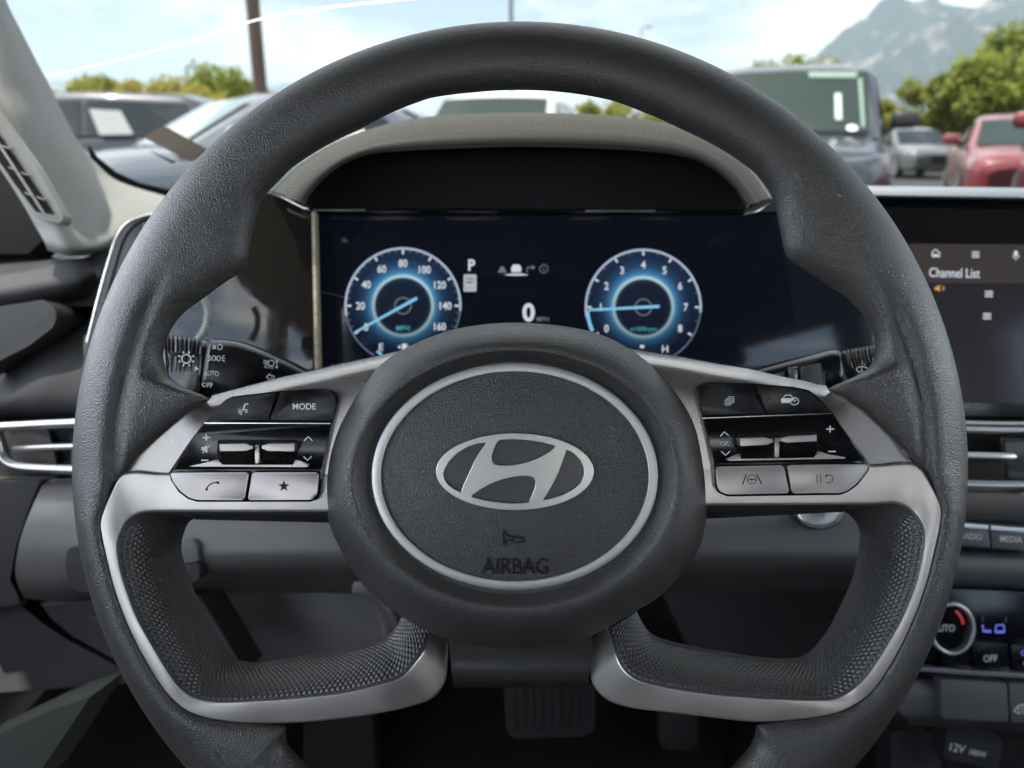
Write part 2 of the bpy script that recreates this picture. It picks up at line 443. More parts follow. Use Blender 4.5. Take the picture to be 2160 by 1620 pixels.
def rim_at(a):
    while a < keys[0][0]: a += 360
    for i in range(len(keys) - 1):
        if keys[i][0] <= a <= keys[i + 1][0]:
            t = (a - keys[i][0]) / max(1e-6, keys[i + 1][0] - keys[i][0])
            return keys[i][1] * (1 - t) + keys[i + 1][1] * t, keys[i][2] * (1 - t) + keys[i + 1][2] * t
    return keys[0][1], keys[0][2]
angs = sorted(set([keys[0][0] + 0.5 * k for k in range(720)] + [k[0] for k in keys[:-1]]))
angs = [a for i, a in enumerate(angs) if i == 0 or a - angs[i - 1] > 0.05]
SM = {}
rows = []
H = 0.0142
for a in angs:
    # light smoothing of the inner edge over half a degree
    vals = [rim_at(a + o) for o in (-0.35, 0, 0.35)]
    ri = sum(v[0] for v in vals) / 3; we = sum(v[1] for v in vals) / 3
    W = RO - ri; aa = min(71.0, 0.62 * W)
    ca, sa = cos(radians(a)), sin(radians(a))
    sec = []
    wide = min(1, max(0, (W - 165) / 70))
    am_ = a if a >= 90 else 180 - a
    am_ = (180 - a) if a < 90 else a
    sm_ = lambda q: max(0, min(1, q)) ** 2 * (3 - 2 * max(0, min(1, q)))
    crs = sm_((am_ - 149) / 10) * (1 - sm_((am_ - 180) / 12))
    for k in range(9):
        ph = pi - (pi / 2) * k / 8
        sec.append((aa * (1 + cos(ph)), H * sin(ph)))
    for k in range(1, 19):
        ps = (pi / 2) * k / 18
        sec.append((aa + (W - aa) * sin(ps), we + (H - we) * max(0, cos(ps)) ** (1 - .25 * wide)))
    for k in range(len(sec)):
        u, w = sec[k]
        w -= crs * 0.0030 * exp(-((u - 88) / 15) ** 2)
        sec[k] = (u, w)
    we_b = min(we, 0.0)
    sec += [(W - 1.0, we - 0.006), (W * 0.9, min(we, 0) - 0.010), (W * 0.66, -0.0145), (W * 0.4, -0.0150), (W * 0.18, -0.011), (W * 0.05, -0.006)]
    rows.append([V(CX + (RO - u) * ca, CY - (RO - u) * sa, wd(w)) for u, w in sec])
grid('rim', rows, M_leather, wheel, closed_u=True, closed_v=True, smooth=60, flip=True)

# silver lower bezels (one swept band each side)
BZL = [(705,998,705,1080,.006,.006),(600,998,600,1080,.007,.007),(450,998,450,1080,.008,.008),(340,998,345,1080,.009,.0085),(263,998,299,1083,.0105,.009),(232,1043,270,1098,.0118,.0098),
 (211,1098,252,1126,.0124,.0116),(214,1130,247,1149,.0126,.0122),(226,1185,251,1191,.0126,.0124),(240,1240,264,1237,.0126,.0124),(266,1312,287,1299,.0126,.0124),(296,1375,318,1356,.0126,.0124),
 (333,1437,352,1413,.0124,.0122),(360,1472,375,1446,.0121,.0117),(392,1498,402,1467,.0115,.0103),(425,1512,433,1478,.0106,.0098),(480,1523,478,1481,.0092,.0092),(536,1526,536,1478,.0080,.0086),
 (620,1525,612,1473,.0070,.0078),(721,1516,720,1461,.0056,.0066),(803,1504,803,1442,.0037,.005),(864,1491,844,1428,-.0015,.003),(912,1473,872,1399,-.0065,.000),(938,1440,893,1371,-.012,-.004),(945,1400,903,1345,-.016,-.009),(947,1352,912,1318,-.020,-.014)]
BZR = [(1478,985,1478,1067,.006,.006),(1600,983,1600,1066,.007,.007),(1750,981,1750,1065,.008,.008),(1850,980,1840,1064,.009,.0085),(1933,980,1892,1063,.0105,.009),(1966,1025,1922,1078,.0118,.0098),
 (1986,1072,1945,1107,.0124,.0116),(1982,1115,1950,1130,.0126,.0122),(1972,1161,1947,1165,.0126,.0124),(1956,1225,1934,1226,.0126,.0124),(1930,1300,1907,1295,.0126,.0124),(1893,1378,1869,1364,.0126,.0124),
 (1858,1436,1834,1417,.0124,.0122),(1833,1466,1811,1444,.0121,.0117),(1802,1488,1785,1463,.0115,.0103),(1765,1504,1754,1475,.0106,.0098),(1715,1515,1708,1477,.0092,.0092),(1650,1521,1650,1475,.0080,.0086),
 (1580,1522,1580,1471,.0070,.0078),(1480,1511,1480,1461,.0056,.0066),(1400,1502,1400,1448,.0037,.005),(1330,1493,1345,1433,-.0015,.003),(1280,1476,1316,1411,-.0065,.000),(1250,1442,1300,1379,-.012,-.004),(1244,1402,1291,1350,-.016,-.009),(1243,1352,1281,1320,-.020,-.014)]
def bezel(name, K, flip):
    S = catmull(K, 260)
    rows = []
    for ox, oy, ix, iy, wo, wi in S:
        r = []
        for t, dw in ((0, -.007), (0, -.0011), (0, -.0009), (.02, -.0003), (.05, 0), (.07, .00003), (.10, .00006), (.3, .00015), (.5, .0002), (.7, .00015), (.90, .00006), (.93, .00003), (.95, 0), (.98, -.0003), (1, -.0009), (1, -.0011), (1, -.007)):
            w = wo * (1 - t) + wi * t + dw
            r.append(V(ox + (ix - ox) * t, oy + (iy - oy) * t, wd(w)))
        rows.append(r)
    return grid(name, rows, M_silver, wheel, smooth=55, flip=flip)
bezel('lower_bezel', BZL, True)
bezel('lower_bezel', BZR, False)

# perforated thumb grips: real domed dots on the surface between bezel and opening
GPL = [(693,1080,693,1103,.005,0),(383,1080,430,1093,.0075,0),(299,1083,411,1094,.008,0.2),(264,1105,390,1108,.0085,.7),(247,1149,377,1153,.0105,1),(251,1191,383,1191,.0107,1),(264,1237,398,1233,.0107,1),(287,1299,421,1287,.0107,1),
 (318,1356,452,1344,.0107,1),(352,1413,470,1374,.0105,1),(375,1446,482,1388,.0102,1),(402,1467,493,1396,.0098,1),(433,1478,505,1399,.0093,1),(478,1481,544,1402,.0087,1),(536,1478,580,1397,.0081,1),(612,1473,640,1387,.0073,1),
 (720,1461,721,1373,.0061,1),(803,1442,803,1350,.0045,1),(844,1428,823,1338,.0025,1),(872,1399,835,1322,-.0005,1),(893,1371,843,1308,-.0045,1),(910,1330,850,1290,-.0115,1)]
GPR = [(1492,1067,1490,1094,.005,0),(1785,1065,1760,1080,.0075,0),(1892,1063,1781,1078,.008,.2),(1934,1092,1805,1096,.0085,.7),(1950,1128,1819,1122,.0105,1),(1947,1165,1817,1165,.0107,1),(1934,1226,1804,1222,.0107,1),(1907,1295,1781,1276,.0107,1),
 (1869,1364,1754,1329,.0107,1),(1834,1417,1731,1360,.0105,1),(1811,1444,1716,1377,.0102,1),(1785,1463,1700,1387,.0098,1),(1754,1475,1685,1392,.0093,1),(1708,1477,1654,1394,.0087,1),(1631,1475,1593,1389,.0079,1),(1580,1471,1545,1381,.0073,1),
 (1480,1461,1480,1370,.0061,1),(1400,1448,1404,1353,.0045,1),(1341,1432,1373,1338,.0025,1),(1316,1411,1362,1325,-.0005,1),(1300,1379,1352,1308,-.0045,1),(1283,1330,1343,1290,-.0115,1)]
def thumb_grip(name, K, flip):
    N, Mv = 900, 88
    S = catmull(K, N)
    base = []
    for ix, iy, ox, oy, wi, am in S:
        r = []
        for k in range(Mv):
            t = k / (Mv - 1)
            w = wi - (wi + 0.024) * (0.25 * t + 0.75 * t ** 1.9)
            r.append(V(ix + (ox - ix) * t, iy + (oy - iy) * t, wd(w)))
        base.append(r)
    P = 0.00215; u = 0.0; rows = []
    for i in range(N):
        if i: u += (base[i][30] - base[i - 1][30]).length
        v = 0.0; row = []
        for k in range(Mv):
            if k: v += (base[i][k] - base[i][k - 1]).length
            p = base[i][k]
            du = base[min(N - 1, i + 1)][k] - base[max(0, i - 1)][k]; dv = base[i][min(Mv - 1, k + 1)] - base[i][max(0, k - 1)]
            nrm = du.cross(dv)
            if nrm.length > 1e-12: nrm.normalize()
            if nrm.dot(FWD) > 0: nrm = -nrm
            am = max(0, min(1, S[i][5])) * min(1, max(0, (k - 1) / 3)) * min(1, max(0, (Mv - 3 - k) / 6))
            best = 9
            rv = P * 0.866
            j0 = math.floor(v / rv)
            for j in (j0, j0 + 1):
                off = 0.5 * P if j % 2 else 0.0
                q = round((u - off) / P) * P + off
                best = min(best, hypot(u - q, v - j * rv))
            h = max(0.0, 1 - (best / (0.46 * P)) ** 2)
            row.append(p + nrm * (0.00046 * am * h))
        end = row[-1]
        row.append(end + FWD * 0.0015); row.append(end + FWD * 0.003)
        rows.append(row)
    return grid(name, rows, M_rubber, wheel, smooth=180, flip=flip)
thumb_grip('thumb_grip', GPL, True)
thumb_grip('thumb_grip', GPR, False)
# dark underside bars of the spokes behind the bezels
plate('spoke_back', [(400,1060),(760,1060),(760,1104),(411,1096)], wd(-0.004), 0.012, M_black, wheel, bevel=0)
plate('spoke_back', [(1420,1060),(1800,1052),(1781,1080),(1430,1097)], wd(-0.004), 0.012, M_black, wheel, bevel=0)

# spoke covers
SCL = [(446,842,447,834),(400,870,455,832),(353,907,467,829),(320,937,485,824),(287,967,505,819),(264,999,530,812),(330,1001,600,794),(450,1001,667,780),(560,1001,720,767),(660,1001,790,752),(760,1001,870,733)]
SCR = [(1742,821,1743,813),(1773,837,1735,812),(1813,863,1720,809),(1853,897,1690,802),(1887,930,1665,797),(1933,982,1640,792),(1850,983,1583,778),(1750,985,1507,766),(1650,987,1440,753),(1550,989,1380,744),(1420,993,1300,730)]
def lin(P, n):
    L_ = [0.0]
    for i in range(1, len(P)): L_.append(L_[-1] + hypot(P[i][0]-P[i-1][0], P[i][1]-P[i-1][1]))
    out = []; i = 0
    for k in range(n):
        q = L_[-1]*k/(n-1)
        while i < len(P)-2 and L_[i+1] < q: i += 1
        t = (q - L_[i])/max(1e-9, L_[i+1]-L_[i]); out.append(tuple(P[i][c]*(1-t)+P[i+1][c]*t for c in range(len(P[0]))))
    return out
def cover(name, K, flip):
    rows = []
    TP = [(q[2], q[3]) for q in lin([(k[2], k[3], k[2], k[3]) for k in K], 160)]
    for bx, by, tx, ty in lin(K, 150):
        L = hypot(bx - tx, by - ty); r = [V(tx + 0.001, ty + 6, wd(-0.022)), V(tx, ty, wd(-0.0105))]
        for k in range(1, 26):
            t = (k / 25) ** 1.6; xq, yq = tx + (bx - tx) * t, ty + (by - ty) * t
            v = min(hypot(xq - e[0], yq - e[1]) for e in TP)
            w = 0.0068 - 0.0175 * exp(-v / 17)
            r.append(V(tx + (bx - tx) * t, ty + (by - ty) * t, wd(w)))
        rows.append(r)
    return grid(name, rows, M_dsatin, wheel, smooth=70, flip=flip)
cover('spoke_cover', SCL, False)
cover('spoke_cover', SCR, True)

# hub
def ell(c, a, b, n=200):
    return [(c[0] + a * cos(2*pi*k/n), c[1] - b * sin(2*pi*k/n)) for k in range(n)]
HUBO = [(1089,681),(948,698),(833,748),(776,798),(730,867),(703,928),(688,1004),(693,1095),(721,1163),(762,1228),(803,1268),(852,1303),(909,1334),(980,1357),(1092,1367),(1190,1358),(1251,1338),(1333,1293),(1394,1255),(1434,1212),(1471,1163),(1489,1095),(1489,1010),(1468,897),(1426,825),(1350,752),(1254,702)]
HC = (1088.0, 1008.0)
def hub_r(a):
    if not hasattr(hub_r, 't'):
        S = catmull(HUBO, 720, True)
        hub_r.t = sorted((atan2(HC[1] - y, x - HC[0]) % (2*pi), hypot(x - HC[0], y - HC[1])) for x, y in S)
    T = hub_r.t; a %= 2*pi
    lo = T[-1]; 
    for e in T:
        if e[0] >= a: 
            da = (e[0] - lo[0]) % (2*pi)
            t = ((a - lo[0]) % (2*pi)) / max(1e-9, da)
            return lo[1] * (1 - t) + e[1] * t
        lo = e
    return T[0][1]
def eray(c, a, b, ang):
    """radius from HC at angle ang to the ellipse centred c"""
    ox, oy = HC[0] - c[0], c[1] - HC[1]
    dx, dy = cos(ang), sin(ang)
    A = (dx/a)**2 + (dy/b)**2; B = 2*(ox*dx/a**2 + oy*dy/b**2); C = (ox/a)**2 + (oy/b)**2 - 1
    return (-B + sqrt(B*B - 4*A*C)) / (2*A)
RC = (1086, 1005)
NA = 240
def padw(px, py):
    rho2 = ((px - RC[0]) / 302) ** 2 + ((py - RC[1]) / 240) ** 2
    return 0.0150 + 0.0042 * (1 - min(1, rho2))
rows = []
for k in range(NA):
    a = 2*pi*k/NA
    ro = hub_r(a); rc = eray((1088,1012), 349, 278, a); rr = eray(RC, 302, 240, a); ri = eray(RC, 282, 220, a)
    prof = [(ro*0.985,-.020),(ro*0.995,-.006),(ro,.0035),(ro*.8+rc*.2,.0112),(ro*.55+rc*.45,.0166),(ro*.25+rc*.75,.0204),(rc,.0216),(rc*.75+rr*.25,.0209),(rc*.45+rr*.55,.0180),(rc*.2+rr*.8,.0154),(rr,.0145)]
    dense = []
    n = len(prof)
    for s in range(41):
        x = (n - 1) * s / 40; i = min(n - 2, int(x)); t = x - i
        p0, p1, p2, p3 = prof[max(0,i-1)], prof[i], prof[i+1], prof[min(n-1,i+2)]
        dense.append(tuple(0.5*((2*p1[c]) + (-p0[c]+p2[c])*t + (2*p0[c]-5*p1[c]+4*p2[c]-p3[c])*t*t + (-p0[c]+3*p1[c]-3*p2[c]+p3[c])*t**3) for c in range(2)))
    rows.append([V(HC[0] + r*cos(a), HC[1] - r*sin(a), wd(w)) for r, w in dense])
hub = grid('hub_pad', rows, M_pad, wheel, closed_v=True, smooth=180, flip=False)
rows = []
for k in range(NA):
    a = 2*pi*k/NA; r_ = []
    for s in range(24):
        t = 1.0 - s / 23.6
        x, y = RC[0] + 300*t*cos(a), RC[1] - 238*t*sin(a)
        r_.append(V(x, y, wd(padw(x, y))))
    rows.append(r_)
cover_pad = grid('airbag_cover', rows, M_pad, wheel, closed_v=True, smooth=180, flip=False)
rows = []
for k in range(NA):
    a = 2*pi*k/NA; r_ = []
    for (e, w) in ((303,.0138),(303,.0163),(302.6,.0166),(301.6,.0169),(300.6,.01695),(299.5,.0170),(292,.01705),(285,.0170),(284,.01695),(283,.0169),(282,.0166),(281.5,.0163),(281.5,.0140)):
        b = e - 62 + (302 - e) * 0.0
        r_.append(V(RC[0] + e*cos(a), RC[1] - b*sin(a), wd(w)))
    rows.append(r_)
grid('hub_ring', rows, M_ring, wheel, closed_v=True, smooth=45, flip=False)

# emblem
def C4(x, y): return (680 + x * .38264, 660 + y * .38264)
def lp(pts, n=44, r=2.0): 
    return rounded([C4(*p) for p in pts], r, 3)
h1 = [(905,716),(860,718),(800,738),(745,772),(700,818),(675,862),(668,890),(676,918),(698,947),(730,970),(765,985),(782,940),(810,880),(840,815),(870,765)]
h2 = [(975,699),(1050,696),(1130,701),(1210,713),(1288,733),(1245,767),(1190,798),(1130,820),(1060,836),(990,839),(955,834),(936,818),(932,795),(940,765),(957,725)]
h3 = [(818,1010),(870,972),(930,938),(1000,913),(1070,899),(1130,896),(1162,905),(1175,925),(1172,958),(1155,1003),(1137,1042),(1060,1047),(980,1042),(900,1030)]
h4 = [(1345,753),(1385,774),(1420,810),(1440,852),(1442,890),(1425,930),(1385,967),(1330,997),(1270,1017),(1214,1028),(1245,985),(1275,930),(1300,880),(1322,820)]
eo = [(1086 + 165.5*cos(2*pi*k/96), 994 - 81*sin(2*pi*k/96)) for k in range(96)]
EMW = wd(0.0187)
edark = [(1086 + 168.5*cos(2*pi*k/72), 994.5 - 84*sin(2*pi*k/72)) for k in range(72)]
shape('emblem_recess', [edark], EMW, 0.0006, M_smoothpad, cover_pad)
emb = shape('emblem', [eo, lp(h1), lp(h2, r=6), lp(h3, r=6), lp(h4)], wd(0.0193), 0.0016, M_brushed, cover_pad, bevel=0.9)
emb['label'] = 'brushed silver oval emblem with slanted letter H'
text('airbag_lettering', 'AIRBAG', 1086.5, 1193, 33, lambda x, y: wd(padw(x, y) - .0002), M_mark, cover_pad, w=139, bold=0.02, thick=0.0008)
ic = Icon(); hp = lambda x, y: (1000 + (x-0), 0)
def hs(x, y): return C4(x, y)
def emboss(pts, w):
    ic_ = Icon(); ic_.stroke(pts, w)
    return ic_
def ribbon(name, P, w, closed=False):
    n = len(P); L_ = []; R_ = []
    for i in range(n):
        p, q = (P[i-1], P[(i+1) % n]) if closed else (P[max(0,i-1)], P[min(n-1,i+1)])
        dx, dy = q[0]-p[0], q[1]-p[1]; l = hypot(dx, dy) or 1
        L_.append((P[i][0]-dy/l*w/2, P[i][1]+dx/l*w/2)); R_.append((P[i][0]+dy/l*w/2, P[i][1]-dx/l*w/2))
    loops = [L_, R_] if closed else [L_ + R_[::-1]]
    return shape(name, loops, lambda x, y: wd(padw(x, y) - .0002), 0.0008, M_mark, cover_pad)
bell = [hs(*p) for p in catmull([(1112,1234),(1070,1234),(1035,1230),(1016,1218),(1002,1198)], 14)] + [hs(*p) for p in catmull([(998,1205),(998,1240),(998,1278)], 5)] + [hs(*p) for p in catmull([(1008,1268),(1020,1254),(1040,1248)], 6)]
ribbon('horn_symbol', bell, 2.6)
ribbon('horn_symbol', [hs(1078 + 34*cos(2*pi*k/28), 1252 - 14*sin(2*pi*k/28)) for k in range(28)], 2.4, True)

# lower centre block and column behind it
loft_px('lower_hub_cover', [[(946,1335,wd(-.004)),(1095,1340,wd(-.004)),(1250,1335,wd(-.004))], [(950,1385,wd(-.010)),(1095,1388,wd(-.008)),(1246,1385,wd(-.010))],
  [(953,1420,wd(-.011)),(1095,1422,wd(-.009)),(1243,1420,wd(-.011))],[(955,1440,wd(-.018)),(1095,1441,wd(-.017)),(1241,1440,wd(-.018))],[(958,1450,wd(-.04)),(1095,1450,wd(-.04)),(1238,1450,wd(-.04))]], 24, M_smoothpad, wheel, m=24)

# ------------------------------------------------------------------ button pods
def C5(x, y): return (340 + x * .23457, 700 + y * .23457)
def C6(x, y): return (1440 + x * .23451, 700 + y * .23451)
def pod(side):
    Cm = C5 if side < 0 else C6
    P = lambda pts: [Cm(*p) for p in pts]
    B = 0.0094; T = 0.0109
    if side < 0:
        base = [(405,795),(500,685),(575,612),(635,582),(760,566),(1050,534),(1300,516),(1455,510),(1530,528),(1572,572),(1585,640),(1545,800),(1500,1010),(1450,1250),(1430,1450),(1400,1510),(1340,1530),(320,1530),(235,1502),(155,1440),(85,1335),(64,1262),(85,1250),(200,1065),(300,925)]
        b1 = [(418,788),(505,690),(580,620),(640,592),(1037,548),(950,790)]
        b2 = [(1075,543),(1300,526),(1450,520),(1520,536),(1558,578),(1572,640),(1533,793),(983,790)]
        line = [(388,815),(1522,819),(1520,829),(384,825)]
        pan = [(378,838),(1516,838),(1488,1000),(1438,1240),(108,1240),(205,1075),(300,940)]
        s1 = [(80,1268),(788,1264),(748,1512),(330,1512),(250,1490),(170,1430),(105,1345)]
        s2 = [(820,1264),(1415,1264),(1405,1440),(1385,1488),(1340,1510),(778,1512)]
        fr = [(508,970),(1222,970),(1226,1130),(1190,1150),(520,1150),(500,1120)]
        r1 = [(520,1008),(760,1002),(820,1026),(822,1050),(765,1072),(528,1076)]; r1d = [(528,1078),(765,1074),(826,1052),(822,1196),(545,1196)]
        r2 = [(903,1024),(960,1004),(1200,1002),(1196,1076),(960,1074),(903,1050)]; r2d = [(903,1052),(960,1076),(1196,1078),(1190,1196),(905,1196)]
        mid = [(842,1015),(884,1015),(884,1185),(842,1185)]
        bs = [(245,1212),(420,1172),(510,1145),(548,1196),(1188,1196),(1205,1148),(1250,1160),(1335,1192),(1310,1216)]
    else:
        base = [(128,540),(142,490),(195,460),(280,452),(640,466),(1000,494),(1135,524),(1200,570),(1340,715),(1460,895),(1672,1172),(1690,1200),(1672,1255),(1575,1380),(1490,1442),(1420,1468),(400,1482),(330,1452),(292,1395),(276,1200),(220,950),(140,640)]
        b1 = [(140,540),(152,500),(200,472),(280,464),(620,476),(738,726),(188,744),(152,640)]
        b2 = [(665,480),(1000,506),(1128,536),(1188,580),(1316,708),(762,726)]
        line = [(180,772),(1334,730),(1340,738),(182,782)]
        pan = [(188,792),(1340,748),(1448,900),(1642,1162),(288,1188),(232,950)]
        s1 = [(300,1215),(908,1202),(962,1452),(400,1462),(340,1438),(312,1390)]
        s2 = [(940,1200),(1668,1192),(1655,1250),(1560,1370),(1480,1428),(1420,1448),(984,1452)]
        fr = [(492,918),(1212,900),(1220,1060),(1190,1080),(510,1096),(490,1070)]
        r1 = [(510,956),(740,946),(815,966),(815,994),(760,1018),(522,1030)]; r1d = [(522,1032),(760,1020),(822,996),(820,1138),(525,1142)]
        r2 = [(885,956),(940,936),(1206,926),(1206,984),(940,1000),(885,984)]; r2d = [(885,986),(940,1002),(1206,986),(1192,1130),(888,1138)]
        mid = [(828,955),(872,955),(868,1128),(828,1130)]
        bs = [(385,1145),(510,1095),(528,1142),(1188,1132),(1218,1072),(1320,1105),(1470,1130),(1455,1140),(420,1160)]
    plate('button_housing', P(base), wd(B), 0.003, M_piano, wheel, bevel=1.2)
    kb1 = plate('button', P(b1), wd(T), 0.002, M_pianob, wheel, bevel=1.6, seg=3, r=3)
    kb2 = plate('button', P(b2), wd(T), 0.002, M_pianob, wheel, bevel=1.6, seg=3, r=3)
    plate('trim_line', P(line), wd(T), 0.001, M_chrome, wheel, bevel=0.4, seg=1)
    pn = plate('scroll_panel', P(pan), wd(0.0101), 0.001, M_piano, wheel, bevel=1.0, r=3)
    ks1 = plate('button', P(s1), wd(T + .0006), 0.003, M_button, wheel, bevel=2.6, seg=3, r=5)
    ks2 = plate('button', P(s2), wd(T + .0006), 0.003, M_button, wheel, bevel=2.6, seg=3, r=5)
    plate('scroll_recess', P(fr), wd(0.0104), 0.0006, M_black, pn, bevel=0.8, r=4)
    plate('scroll_base', P(bs), wd(0.0111), 0.001, M_button, pn, bevel=1.2, r=2)
    for a, b in ((r1, r1d), (r2, r2d)):
        plate('scroll_roller', P(a), wd(0.0160), 0.005, M_button, pn, bevel=1.5, seg=3)
        plate('scroll_roller', P(b), lambda x, y: wd(0.0158 - 0.00018 * max(0, (y - Cm(*b[0])[1]))), 0.004, M_pianob, pn, bevel=1.2, seg=2)
    plate('scroll_divider', P(mid), wd(0.0141), 0.004, M_dsatin, pn, bevel=1.5)
    fp = wd(T); sp = wd(T + .0006); pp = wd(0.0101); st = 9 * .2346
    if side < 0:
        text('lettering', 'MODE', *C5(1287, 671), 13.2, fp, M_white, kb2, w=49, bold=0.12)
        ic = Icon()                                                      # talking head with waves
        ic.stroke(P([(735,700),(748,668),(760,645)]), 3.0); ic.disc(*C5(775,648), 2.2, 1.6)
        ic.stroke(P([(735,690),(742,704),(770,700),(776,712),(762,716),(778,722),(756,722)]), 2.4)
        for q in (0, 1, 2): ic.ring(*C5(738,704), 4 + 3*q, 4 + 3*q, 1.3, 165, 250, 8)
        ic.build('symbol', fp, M_white, kb1)['kind'] = 'stuff'
        ic = Icon(); ic.stroke(P([(372,950),(440,950)]), 2.8); ic.stroke(P([(406,922),(406,978)]), 2.8)
        ic.stroke(P([(360,1155),(424,1155)]), 2.8)
        ic.stroke(P([(1284,980),(1322,943),(1360,980)]), 2.6); ic.stroke(P([(1280,1120),(1316,1155),(1354,1118)]), 2.6)
        ic.poly(P([(362,1036),(382,1036),(415,1016),(415,1088),(382,1068),(362,1068)])); ic.stroke(P([(372,1090),(440,1020)]), 1.6)
        ic.build('symbol', pp, M_white, pn)['kind'] = 'stuff'
        ic = Icon()                                                      # handset
        ic.stroke([C5(*p) for p in catmull([(404,1424),(412,1400),(440,1372),(476,1356),(512,1352)], 12)], 2.6)
        ic.stroke(P([(398,1420),(420,1412)]), 5); ic.stroke(P([(496,1350),(520,1362)]), 5)
        ic.build('symbol', sp, M_dprint, ks1)['kind'] = 'stuff'
        ic = Icon(); c = C5(1103, 1388)
        star = [(c[0] + (12.6 if k % 2 == 0 else 5.2) * sin(pi*k/5), c[1] - (12.6 if k % 2 == 0 else 5.2) * cos(pi*k/5)) for k in range(10)]
        for k in range(0, 10, 2): ic.poly([c, star[k-1], star[k], star[(k+1) % 10]])
        ic.build('symbol', sp, M_dprint, ks2)['kind'] = 'stuff'
    else:
        ic = Icon()
        for ox, oy in ((0, 0), (22, -14), (40, -26)):
            pass
        ic.stroke(P([(382,612),(428,612),(428,658),(382,658)]), 1.6, True)
        for q in (622, 634, 646): ic.stroke(P([(390,q),(422,q)]), 1.0)
        ic.stroke(P([(395,600),(444,598),(444,648)]), 1.6); ic.stroke(P([(408,584),(460,584),(460,636)]), 1.6)
        ic.build('symbol', fp, M_white, kb1)['kind'] = 'stuff'
        ic = Icon()
        ic.stroke(P([(905,596),(922,570),(970,568),(990,592)]), 2.0)
        ic.poly(P([(886,598),(1000,596),(1002,612),(968,632),(958,640),(888,640)]))
        ic.ring(*C6(1005,624), 9.0, 7.6, 1.8); ic.stroke(P([(1000,630),(1018,612)]), 1.8)
        for q in range(5): a = radians(20 + 35*q); ic.stroke(P([(1005+22*cos(a),624-20*sin(a)),(1005+30*cos(a),624-27*sin(a))]), 1.0)
        ic.build('symbol', fp, M_white, kb2)['kind'] = 'stuff'
        text('lettering', 'OK', *C6(378, 1005), 9.6, pp, M_white, pn, w=19, bold=0.1)
        ic = Icon(); ic.stroke(P([(338,938),(376,900),(416,936)]), 2.6); ic.stroke(P([(346,1074),(385,1110),(426,1074)]), 2.6)
        ic.stroke(P([(1292,875),(1362,875)]), 2.8); ic.stroke(P([(1326,846),(1326,905)]), 2.8); ic.stroke(P([(1308,1076),(1378,1076)]), 2.8)
        ic.build('symbol', pp, M_white, pn)['kind'] = 'stuff'
        ic = Icon(); ic.stroke(P([(572,1282),(538,1374)]), 2.6); ic.stroke(P([(664,1280),(712,1370)]), 2.6)
        ic.ring(*C6(622,1328), 9.6, 9.6, 1.6); ic.stroke(P([(588,1334),(622,1322),(656,1334)]), 2.2); ic.stroke(P([(622,1326),(622,1350)]), 1.6)
        ic.build('symbol', sp, M_dprint, ks1)['kind'] = 'stuff'
        ic = Icon(); ic.stroke(P([(1206,1284),(1210,1362)]), 1.7); ic.stroke(P([(1238,1282),(1242,1360)]), 1.7)
        ic.stroke([C6(*p) for p in catmull([(1284,1298),(1310,1286),(1342,1296),(1352,1322),(1338,1350),(1310,1358),(1286,1356)], 14)], 1.7)
        ic.poly(P([(1276,1298),(1300,1280),(1302,1308)]))
        ic.build('symbol', sp, M_dprint, ks2)['kind'] = 'stuff'
pod(-1); pod(1)

# ------------------------------------------------------------------ instrument cluster
DS = 0.60
cl = empty('instrument_cluster', V(1100, 860, DS), 'black glass instrument cluster with two lit blue dials under a curved hood', 'instrument cluster')
plate('panel', [(345,448),(300,456),(268,470),(246,500),(232,545),(205,640),(180,740),(164,825),(172,880),(420,900),(1880,900),(1880,446)], 0.612, 0.03, M_piano, cl, bevel=2, r=6)
edge = catmull([(345,448),(300,456),(266,472),(246,500),(231,545),(205,638),(184,722)], 40)
tube_w('edge_trim', [V(x, y, 0.606) for x, y in edge], 0.0011, M_chrome, cl, n=8)
# smoked side lens left of the display, with a warm bright edge
plate('side_lens', [(300,470),(560,405),(655,442),(660,778),(300,860)], lambda x, y: 0.575 + (660 - x) * 0.00004, 0.02, M_clear, cl, bevel=1.5)
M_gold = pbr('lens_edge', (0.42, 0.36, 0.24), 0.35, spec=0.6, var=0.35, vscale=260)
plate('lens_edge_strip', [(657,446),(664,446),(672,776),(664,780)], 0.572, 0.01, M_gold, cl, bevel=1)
m, nt, b, out = mat_new('display_glass'); b.inputs['Base Color'].default_value = (0.005, 0.0055, 0.008, 1); b.inputs['Roughness'].default_value = 0.07; b.inputs['Specular IOR Level'].default_value = 0.35
b.inputs['Emission Color'].default_value = (0.012, 0.015, 0.034, 1); b.inputs['Emission Strength'].default_value = 0.16 * ES
M_disp = m
dsp = plate('display', [(668,453),(1840,453),(1840,800),(668,800)], DS, 0.008, M_disp, cl, bevel=1.0)
# hood: lip, dotted brow and black recess
A = [(571,408),(596,384),(628,354),(667,326),(715,299),(770,276),(837,257),(907,246),(1000,240),(1087,238),(1180,239),(1270,243),(1350,251),(1420,264),(1480,285),(1530,312),(1570,345),(1600,382),(1626,420)]
Cc = [(640,428),(654,405),(676,380),(705,356),(740,336),(785,322),(840,316),(905,312),(1000,308),(1087,306),(1180,307),(1270,310),(1350,315),(1420,323),(1470,336),(1510,358),(1540,384),(1560,408),(1575,434)]
A3 = [(x, y, 0.585) for x, y in A]; C3 = [(x, y, 0.548) for x, y in Cc]
def mixc(a, b, t, d): return [(p[0]*(1-t)+q[0]*t, p[1]*(1-t)+q[1]*t, d) for p, q in zip(a, b)]
hoodR = [[(x, y + 5, 0.70) for x, y in A], [(x, y + 1.5, 0.62) for x, y in A], A3, mixc(A, Cc, .10, .570), mixc(A, Cc, .28, .560), mixc(A, Cc, .55, .553)]
